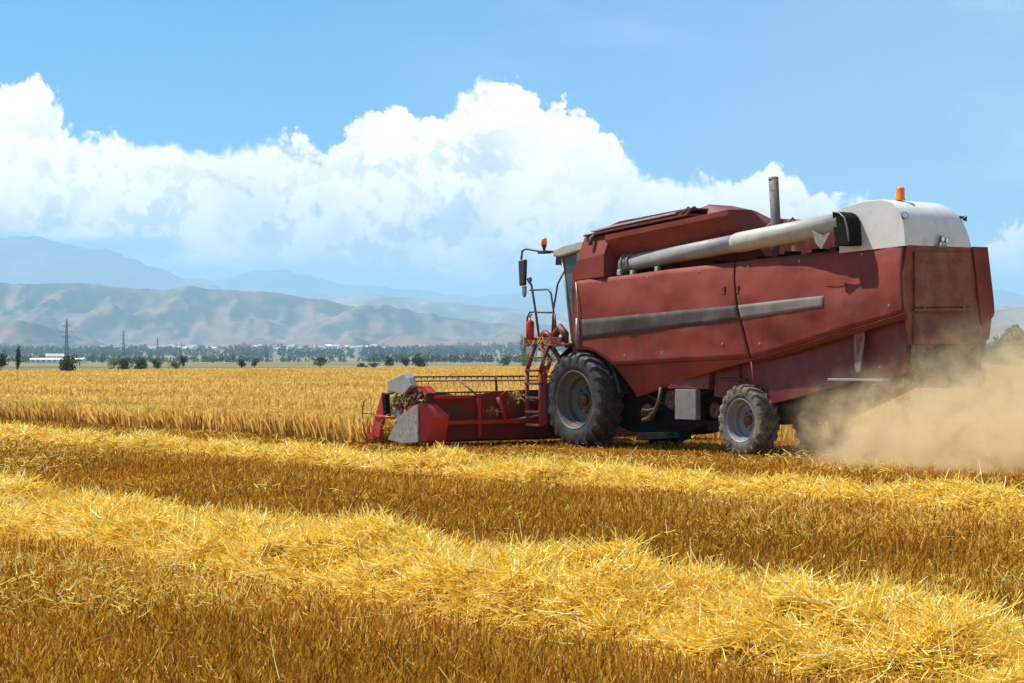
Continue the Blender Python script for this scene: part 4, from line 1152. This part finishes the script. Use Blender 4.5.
MB().prism([(-1.46, 3.60), (-1.44, 3.765), (-1.28, 3.745), (-1.30, 3.62)], -0.90, 0.90).build('roof_visor', M['plastic'], CH_, 0.01)
# mirror on its arm, front beacon
ma = MB(); ma.tube([(-1.40, -0.92, 3.86), (-1.70, -1.05, 3.87), (-2.02, -1.20, 3.94), (-2.10, -1.24, 3.90), (-2.12, -1.25, 3.72)], 0.022, 8)
ma = ma.build('mirror_arm', M['rail'], CH_)
MB().prism([(-2.13, 3.70), (-1.90, 3.72), (-1.93, 3.20), (-2.09, 3.19)], -1.33, -1.25).build('mirror_housing', M['plastic'], ma, 0.025)
MB().prism([(-2.03, 3.18), (-1.91, 3.19), (-1.92, 3.00), (-1.97, 2.96), (-2.02, 3.0)], -1.31, -1.26).build('wide_angle_mirror', M['steel'], ma, 0.015)
MB().box(-1.78, -1.52, -1.10, -0.95, 3.83, 3.89).build('lamp_bracket', M['plastic'], ma, 0.01)
b2 = MB().lathe([(0.001, 0), (0.060, 0), (0.062, 0.09), (0.045, 0.14), (0.001, 0.155)], 18)
b2.v = [(-1.65 + v[0], -1.03 + v[2], 4.00 + v[1]) for v in b2.v]
b2 = b2.build('beacon', M['beacon'], ma)
MB().tube([(-1.65, -1.03, 3.86), (-1.65, -1.03, 3.93), (-1.65, -1.03, 4.00)], [0.018, 0.03, 0.055], 12).build('beacon_base', M['plastic'], ma)

# access platform, railings, ladder
MB().box(-1.95, -0.60, -1.32, -0.80, 1.98, 2.04).box(-1.92, -0.7, -1.33, -1.29, 2.045, 2.16).build('platform', M['red2'], CH_, 0.008)
rl = MB()
yr = -1.28
rl.tube([(-1.87, yr, 2.0), (-1.88, yr, 2.55), (-1.80, yr, 2.66), (-1.62, yr, 2.67)], 0.02, 7)
rl.tube([(-1.78, yr, 3.10), (-1.20, yr, 3.10), (-1.10, yr, 3.02), (-1.0, yr, 2.60), (-0.98, yr, 2.05)], 0.02, 7)
rl.tube([(-1.62, yr, 2.66), (-1.02, yr, 2.64)], 0.018, 7)
rl.tube([(-1.84, yr, 3.28), (-1.74, yr, 3.20), (-1.60, yr, 2.66), (-1.46, yr, 2.05)], 0.024, 7)
rl.tube([(-0.80, yr + 0.1, 3.45), (-0.95, yr + 0.05, 3.2), (-1.02, yr, 2.7), (-1.08, yr, 2.05)], 0.02, 7)
rl.tube([(-0.98, yr, 2.62), (-0.92, yr, 2.2)], 0.02, 7)
rl = rl.build('handrail', M['rail'], CH_)
lamp(-1.86, -1.28, 3.32, 0.055, rl, d=(1, 0, -0.2))
fe = MB(); fe.tube([(-1.68, -1.36, 2.12), (-1.68, -1.36, 2.16), (-1.68, -1.36, 2.46), (-1.68, -1.36, 2.50), (-1.70, -1.36, 2.56)], [0.06, 0.085, 0.085, 0.03, 0.02], 14)
fe = fe.build('fire_extinguisher', M['bottlered'], CH_)
MB().tube([(-1.74, -1.36, 2.53), (-1.62, -1.36, 2.62)], 0.016, 6).build('extinguisher_handle', M['plastic'], fe)
# tool bags and brackets crowded on the platform
mb = MB()
mb.tube([(-1.50, -1.25, 1.9), (-1.48, -1.25, 2.12), (-1.35, -1.25, 2.24), (-1.18, -1.22, 2.18), (-1.10, -1.2, 1.95)], [0.03, 0.06, 0.08, 0.06, 0.03], 8)
mb.tube([(-1.05, -1.25, 1.95), (-1.0, -1.25, 2.22), (-0.88, -1.22, 2.34), (-0.75, -1.2, 2.22), (-0.70, -1.2, 1.95)], [0.04, 0.08, 0.09, 0.08, 0.04], 8)
mb.build('bracket_cover', M['red2'], CH_)
la = MB()
for x0, x1 in ((-1.77, -1.60), (-1.33, -1.12)):
    la.tube([(x0, -1.36, 0.40), (x0 - 0.01, -1.36, 1.50)], 0.042, 6)
    la.tube([(x0 - 0.01, -1.36, 1.50), (x0 + 0.22, -1.32, 2.02)], 0.042, 6)
lad = la.build('ladder', M['red'], CH_)
for z_ in (0.42, 0.68, 0.96, 1.24, 1.50):
    MB().box(-1.79, -1.30, -1.42, -1.30, z_ - 0.024, z_ + 0.024).build('rung', M['hub'], lad, 0.006)
MB().box(-1.70, -1.20, -1.38, -1.26, 1.74, 1.77).build('rung', M['hub'], lad, 0.006)
mb = MB(); mb.box(-1.36, -1.24, -1.34, -1.26, 0.42, 1.60); mb.tube([(-1.2, -1.2, 1.98), (-0.9, -1.2, 1.72), (-1.0, -1.25, 1.5)], 0.05, 8)
mb.tube([(-1.45, -1.3, 2.0), (-1.15, -1.25, 1.7), (-1.25, -1.3, 1.45)], 0.045, 8); mb.build('ladder_frame', M['red'], CH_)

# wheels
def wheel(x, yo, Rr, wdt, sg, lug_n, rimk, name, tm, lift=0.0, rotz=0.0):
    """yo: outer face y (absolute), sg: side"""
    root = empty('wheel', (x, sg * (yo - wdt / 2), Rr + lift)); root.parent = CH_; root.rotation_euler = (0, 0, rotz)
    hw = wdt / 2; rb = Rr * rimk
    o = -sg                                        # sign so that outer face is at +sg side
    prof = [(rb, hw * 0.86), (rb * 1.06, hw * 0.98), (Rr * 0.74, hw * 1.0), (Rr * 0.84, hw * 1.0), (Rr * 0.90, hw * 0.94), (Rr * 0.93, hw * 0.82), (Rr * 0.95, hw * 0.4), (Rr * 0.955, 0)]
    prof = prof + [(r_, -y_) for r_, y_ in prof[-2::-1]]
    t_ = MB().lathe([(r_, sg * y_) for r_, y_ in prof], 56)
    # chevron lugs
    for s in (-1, 1):
        for k in range(lug_n):
            a0 = 2 * pi * (k + (0.5 if s > 0 else 0)) / lug_n
            secs = []
            for j, (yy, da, rt, rbse) in enumerate(((0.02, 0.0, 1.0, 0.94), (0.45, 0.16, 1.0, 0.94), (0.86, 0.27, 0.985, 0.92), (1.03, 0.30, 0.92, 0.86), (1.035, 0.31, 0.83, 0.80))):
                wa = 0.052 if j < 3 else 0.046
                secs.append((yy * hw * s, a0 + da * (1.0), rt * Rr, rbse * Rr, wa))
            V = []
            for yy, a, rt, rbse, wa in secs:
                for (rr, aa) in ((rbse, a - wa * 1.25), (rt, a - wa), (rt, a + wa), (rbse, a + wa * 1.25)):
                    V.append((rr * cos(aa), yy, rr * sin(aa)))
            Fc = []
            for j in range(4):
                for q in range(3): Fc.append((j * 4 + q, j * 4 + q + 1, (j + 1) * 4 + q + 1, (j + 1) * 4 + q))
            Fc += [(0, 1, 2, 3), (16, 17, 18, 19)]
            t_.add(V, Fc)
    t_.build('tyre', M[tm], root)
    e = 0.97
    rp_ = [(rb * 1.02, 0.88), (rb * 1.03, 0.94), (rb * 1.0, 0.97), (rb * 0.955, 0.90), (rb * 0.92, 0.55), (rb * 0.89, 0.30), (rb * 0.80, 0.25), (rb * 0.78, -0.12), (rb * 0.60, -0.22), (rb * 0.32, -0.22), (rb * 0.30, -0.05), (rb * 0.001, -0.05)]
    MB().lathe([(r_, sg * y_ * hw) for r_, y_ in rp_], 48).build('rim', M[name], root).modifiers.new('sharp', 'EDGE_SPLIT').split_angle = R(24)
    hb = MB(); hb.tube([(0, sg * hw * -0.06, 0), (0, sg * hw * 0.30, 0), (0, sg * hw * 0.36, 0)], [rb * 0.24, rb * 0.21, rb * 0.12], 18)
    for k in range(8):
        a = 2 * pi * k / 8
        hb.tube([(rb * 0.42 * cos(a), sg * hw * -0.23, rb * 0.42 * sin(a)), (rb * 0.42 * cos(a), sg * hw * -0.10, rb * 0.42 * sin(a))], 0.022, 6)
    hb.build('hub', M['hub'], root)
for sg in (-1, 1):
    wheel(-0.37, 1.30, 0.935, 0.56, sg, 22, 0.60, 'rim_dark', 'rubber')
    wheel(4.17, 1.12, 0.64, 0.42, sg, 20, 0.60, 'rim', 'rubber_dusty', rotz=R(-3))

# header -----------------------------------------------------------
HD = empty('header'); HD.parent = CH_
wall = [(-3.57, 0.14), (-3.57, 1.12), (-3.12, 1.07), (-2.69, 0.98), (-2.35, 1.02), (-1.97, 1.09), (-1.25, 1.11), (1.25, 1.11), (1.97, 1.09), (2.35, 1.02), (3.12, 1.07), (3.57, 1.12), (3.57, 0.14)]
MB().prism_x(wall, -2.13, -2.09).build('back_sheet', M['redsheet'], HD, 0.006)
MB().prism([(-2.12, 0.14), (-2.3, 0.10), (-3.1, 0.08), (-3.12, 0.12), (-2.5, 0.16), (-2.12, 0.45)], -3.6, 3.6).build('table', M['redsheet'], HD)
mb = MB()
mb.box(-2.08, -1.94, -3.30, 3.30, 0.45, 0.53)
mb.box(-2.10, -1.98, -3.45, -2.55, 0.955, 1.02).box(-2.08, -1.96, 2.55, 3.45, 0.955, 1.02)
mb.build('back_beam', M['redhead'], HD, 0.012)
mb = MB()
for y in (-2.37, 2.37):
    mb.box(-2.06, -1.98, y - 0.035, y + 0.035, 0.2, 1.05)
mb.build('frame_post', M['redhead'], HD, 0.008)
for s in (-1, 1):
    MB().tube([(-2.0, s * 1.93, 0.97), (-1.95, s * 1.85, 0.75), (-1.95, s * 1.78, 0.50)], 0.04, 8).build('frame_strut', M['redhead'], HD)
    MB().tube([(-2.0, s * 2.40, 1.0), (-2.75, s * 2.40, 1.36)], 0.02, 6).build('reel_arm', M['rail'], HD)
    # end panels
    es = MB().prism([(-3.19, 0.14), (-2.85, 0.59), (-2.14, 0.86), (-2.13, 0.12), (-2.7, 0.08)], min(s * 3.74, s * 3.70), max(s * 3.74, s * 3.70)).build('end_shield', M['shield'], HD, 0.006)
    # red end box with a bevelled rear face
    mb = MB()
    V = [(-2.55, s * 3.695, 0.12), (-2.55, s * 3.695, 0.80), (-2.10, s * 3.695, 0.87), (-2.10, s * 3.695, 0.12),
         (-2.55, s * 3.40, 0.80), (-1.98, s * 3.42, 0.86), (-1.70, s * 3.30, 0.63), (-1.86, s * 3.53, 0.60), (-2.05, s * 3.60, 0.14), (-1.9, s * 3.25, 0.12), (-2.55, s * 3.25, 0.12)]
    mb.add(V, [(0, 1, 2, 3), (1, 4, 5, 2), (2, 5, 6, 7), (2, 7, 8, 3), (7, 6, 9, 8), (4, 10, 9, 6, 5), (0, 3, 8, 9, 10), (0, 10, 4, 1)])
    mb.build('end_box', M['redhead'], HD)
    MB().prism([(-3.25, 1.30), (-2.68, 1.45), (-2.55, 1.36), (-2.43, 1.20), (-2.72, 1.02), (-3.28, 1.09)], min(s * 3.70, s * 3.52), max(s * 3.70, s * 3.52)).build('reel_drive_shield', M['shield2'], HD, 0.02)
    MB().prism([(-3.42, 1.07), (-3.66, 0.58), (-3.84, 0.22), (-3.50, 0.16), (-3.44, 0.42), (-3.36, 0.60)], min(s * 3.74, s * 3.66), max(s * 3.74, s * 3.66)).build('crop_divider', M['redhead'], HD, 0.01)
    MB().prism([(-3.40, 1.05), (-3.34, 1.02), (-3.28, 0.60), (-3.36, 0.60)], min(s * 3.72, s * 3.60), max(s * 3.72, s * 3.60)).build('divider_edge', M['black'], HD, 0.005)
    MB().prism([(-3.62, 0.16), (-4.25, 0.06), (-3.5, 0.42)], min(s * 3.70, s * 3.64), max(s * 3.70, s * 3.64)).build('divider_tip', M['redhead'], HD, 0.005)
    mb = MB(); mb.tube([(-3.66, s * 3.75, 0.60), (-2.92, s * 3.75, 0.57)], 0.028, 6); mb.build('divider_arm', M['bottlered'], HD)
    mb = MB(); mb.tube([(-4.02, s * 3.72, 0.92), (-4.12, s * 3.72, 0.86), (-4.17, s * 3.72, 0.65), (-4.14, s * 3.72, 0.4), (-3.99, s * 3.72, 0.12)], 0.013, 6); mb.tube([(-4.17, s * 3.72, 0.64), (-3.73, s * 3.72, 0.63)], 0.013, 6); mb.build('divider_rod', M['rail'], HD)
    MB().prism([(-3.30, 0.98), (-3.0, 1.0), (-2.88, 0.66), (-3.05, 0.56), (-3.26, 0.64)], min(s * 3.62, s * 3.55), max(s * 3.62, s * 3.55)).build('inner_shield', M['shield'], HD, 0.006)
    for px_, pz_, pr_ in ((-2.62, 0.90, 0.17), (-2.95, 0.82, 0.10), (-2.28, 1.04, 0.10)):
        MB().lathe([(0.02, -0.04), (pr_ * 0.8, -0.04), (pr_, -0.05), (pr_ * 0.88, 0), (pr_, 0.05), (0.02, 0.04)], 24, (px_, s * 3.60, pz_)).build('drive_pulley', M['hub'], HD)
    mb = MB()
    for k in range(7):
        x = -3.2 + k * 0.17
        mb.tube([(x, s * 3.66, 0.75 + 0.06 * (k % 3)), (x + 0.22, s * 3.64, 1.08 - 0.04 * (k % 2))], 0.018 + 0.006 * (k % 2), 6)
    mb.tube([(-3.3, s * 3.68, 1.04), (-2.3, s * 3.66, 1.18)], 0.028, 6)
    mb.build('linkage', M['hose'] if s < 0 else M['rail'], HD)
    MB().prism([(-2.72, 1.06), (-2.50, 1.22), (-2.15, 1.20), (-1.95, 1.07), (-2.3, 1.0)], min(s * 3.58, s * 3.40), max(s * 3.58, s * 3.40)).build('arm_bracket', M['redhead'], HD, 0.012)
# reel
RC = (-2.90, 0.86); RRr = 0.52
rt = MB().tube([(RC[0], -3.45, RC[1]), (RC[0], 3.45, RC[1])], 0.055, 10).build('reel_shaft', M['hub'], HD)
for k in range(5):
    a = R(84) + k * pi * 0.4
    x, z = RC[0] - RRr * cos(a), RC[1] + RRr * sin(a)
    bt = MB(); bt.tube([(x, -3.45, z), (x, 3.45, z)], 0.018, 6); bt.tube([(x + 0.03, -3.45, z - 0.085), (x + 0.03, 3.45, z - 0.085)], 0.014, 6)
    bt = bt.build('reel_bat', M['rail'], HD)
    tn = MB()
    for i in range(46):
        y = -3.42 + 6.84 * i / 45
        tn.tube([(x, y, z), (x + 0.02, y, z - 0.05)], 0.011, 4, False); tn.tube([(x + 0.03, y, z - 0.085), (x + 0.07, y, z - 0.22)], 0.005, 4, False)
    tn.build('tines', M['rail'], bt)
for y in (-3.42, -1.28, 1.28, 3.42):
    sp_ = MB()
    for k in range(5):
        a = R(84) + k * pi * 0.4
        sp_.tube([(RC[0], y, RC[1]), (RC[0] - RRr * cos(a), y, RC[1] + RRr * sin(a))], 0.026, 6)
    sp_.build('reel_spider', M['hub'], HD)
mb = MB().tube([(-2.65, -3.3, 0.38), (-2.65, 3.3, 0.38)], 0.13, 16)
for s in (-1, 1):
    for k in range(11):
        yb = s * (0.5 + k * 0.26)
        V = []; Fc = []
        for i in range(17):
            a = 2 * pi * i / 16; y = yb + s * 0.26 * i / 16
            V += [(-2.65 + 0.13 * cos(a), y, 0.38 + 0.13 * sin(a)), (-2.65 + 0.26 * cos(a), y, 0.38 + 0.26 * sin(a))]
        Fc = [(2 * i, 2 * i + 1, 2 * i + 3, 2 * i + 2) for i in range(16)]
        mb.add(V, Fc)
mb.build('table_auger', M['steel'], HD)
mb = MB()
for k in range(70):
    y = -3.5 + 7.0 * k / 69
    mb.add([(-3.10, y - 0.02, 0.10), (-3.10, y + 0.02, 0.10), (-3.26, y, 0.09), (-3.10, y, 0.13)], [(0, 1, 2), (0, 3, 2), (1, 3, 2)])
mb.build('cutter_bar', M['steel'], HD)
# feeder house
MB().prism([(-2.10, 0.22), (-2.10, 0.95), (-0.5, 1.95), (0.2, 1.95), (0.2, 1.1), (-0.6, 0.9)], -0.55, 0.55).build('feeder_house', M['red2'], CH_, 0.015)
MB().tube([(-0.9, -0.62, 0.75), (-1.9, -0.62, 0.55)], 0.04, 8).tube([(-1.55, -1.1, 0.62), (-2.0, -1.6, 0.52)], 0.02, 6).build('lift_cylinder', M['steel'], CH_)

# straw caught on the header, ladder and platform
def caught(cx_, cy_, cz_, sx_, sy_, sz_, n, parent):
    p = np.stack([rng.normal(cx_, sx_, n), rng.normal(cy_, sy_, n), rng.normal(cz_, sz_, n)], 1)
    d = rng.normal(size=(n, 3)); d[:, 2] -= 0.5; d /= np.linalg.norm(d, axis=1, keepdims=True)
    o = strands(p, d, 0.05 + 0.10 * rng.random(n), np.full(n, 0.010), rng.random(n), 'caught_straw', straw_m, 2, bend=rng.normal(0, 0.03, (n, 3)))
    o.parent = parent
caught(-1.35, -1.32, 2.08, 0.28, 0.06, 0.04, 110, CH_)
caught(-1.15, -1.32, 1.66, 0.14, 0.06, 0.14, 70, CH_)
caught(-1.95, -1.5, 1.02, 0.06, 0.10, 0.07, 60, HD)
caught(-1.98, -2.05, 0.72, 0.04, 0.10, 0.03, 24, HD)
caught(-2.75, -3.66, 0.92, 0.30, 0.04, 0.10, 80, HD)
caught(-3.3, -3.7, 0.45, 0.10, 0.04, 0.10, 50, HD)

# ------------------------------------------------------------------ dust behind the machine
def dust(name, center, size, dens, scale, label, lowz, shape):
    x0, y0, z0 = center
    bm = bmesh.new()
    bmesh.ops.create_icosphere(bm, subdivisions=3, radius=1.0)
    for v in bm.verts:
        v.co = Vector((v.co.x * size[0], v.co.y * size[1], v.co.z * size[2]))
    me = bpy.data.meshes.new(name); bm.to_mesh(me); bm.free()
    m_ = bpy.data.materials.new(name); m_.use_nodes = True
    t_ = m_.node_tree; t_.nodes.clear(); t = NT(t_)
    pos = t.n('ShaderNodeTexCoord').outputs['Object']
    q = t.vm('DIVIDE', pos, size)
    wrp = t.vm('ADD', q, t.vm('SCALE', t.vm('SUBTRACT', t.noise(pos, scale * 0.7, 3, 0.6, out='Color'), (0.5, 0.5, 0.5)), sc=0.9))
    L = t.n('ShaderNodeVectorMath', {0: wrp}, operation='LENGTH').outputs['Value']
    core = t.smooth(L, 0.95, 0.25)
    lim = t.smooth(t.n('ShaderNodeVectorMath', {0: q}, operation='LENGTH').outputs['Value'], 0.99, 0.80)
    n1 = t.smooth(t.noise(pos, scale, 5, 0.66, dist=1.0), 0.44, 0.60)
    dd = t.m('MULTIPLY', t.m('MULTIPLY', core, lim), t.m('ADD', 0.10, t.m('MULTIPLY', n1, 1.3)))
    z = t.n('ShaderNodeSeparateXYZ', {0: q}).outputs[2]
    dd = t.m('MULTIPLY', dd, t.m('ADD', 0.35, t.m('MULTIPLY', t.smooth(z, 0.75, -0.2), 1.0)))
    dd = t.m('MULTIPLY', dd, dens)
    pv = t.n('ShaderNodeVolumePrincipled', {'Color': (0.97, 0.80, 0.50, 1), 'Density': dd, 'Anisotropy': 0.25})
    t_.links.new(pv.outputs[0], t.n('ShaderNodeOutputMaterial').inputs['Volume'])
    m_.cycles.volume_step_rate = 1.0
    o = link(name, me, m_)
    xw, yw = loc2w(x0, y0)
    o.location = (xw, yw, z0); o.rotation_euler = (0, 0, ROT)
    tag(o, label, 'dust', kind='stuff')
    return o
dust('dust_cloud', (9.7, -0.9, 0.55), (4.3, 3.1, 1.75), 1.4, 2.2, 'thick golden dust billowing low behind the rear of the combine', 0, 0)
dust('dust_cloud', (9.6, 0.2, 1.5), (2.6, 2.0, 1.5), 0.7, 1.9, 'wispy dust rising against the lower rear panels of the combine', 0, 0)
dust('dust_cloud', (14.5, 1.5, 1.2), (8.0, 5.0, 3.4), 0.14, 0.5, 'thin dust veil drifting at the right edge behind the thick cloud', 0, 0)

n = 1300
fx = 7.9 + rng.gamma(2.0, 1.5, n); fy_ = rng.normal(-0.6, 1.3, n); fz = 0.1 + 1.6 * rng.random(n) ** 1.3 * np.exp(-(fx - 8) * 0.12)
wx, wy = loc2w(fx, fy_)
d = rng.normal(size=(n, 3)); d /= np.linalg.norm(d, axis=1, keepdims=True)
o = strands(np.stack([wx, wy, fz], 1), d, 0.015 + 0.04 * rng.random(n), np.full(n, 0.009), 0.4 + 0.6 * rng.random(n), 'flying_chaff', straw_m, 1)
tag(o, 'bits of chaff flying in the dust behind the combine', 'chaff', kind='stuff')
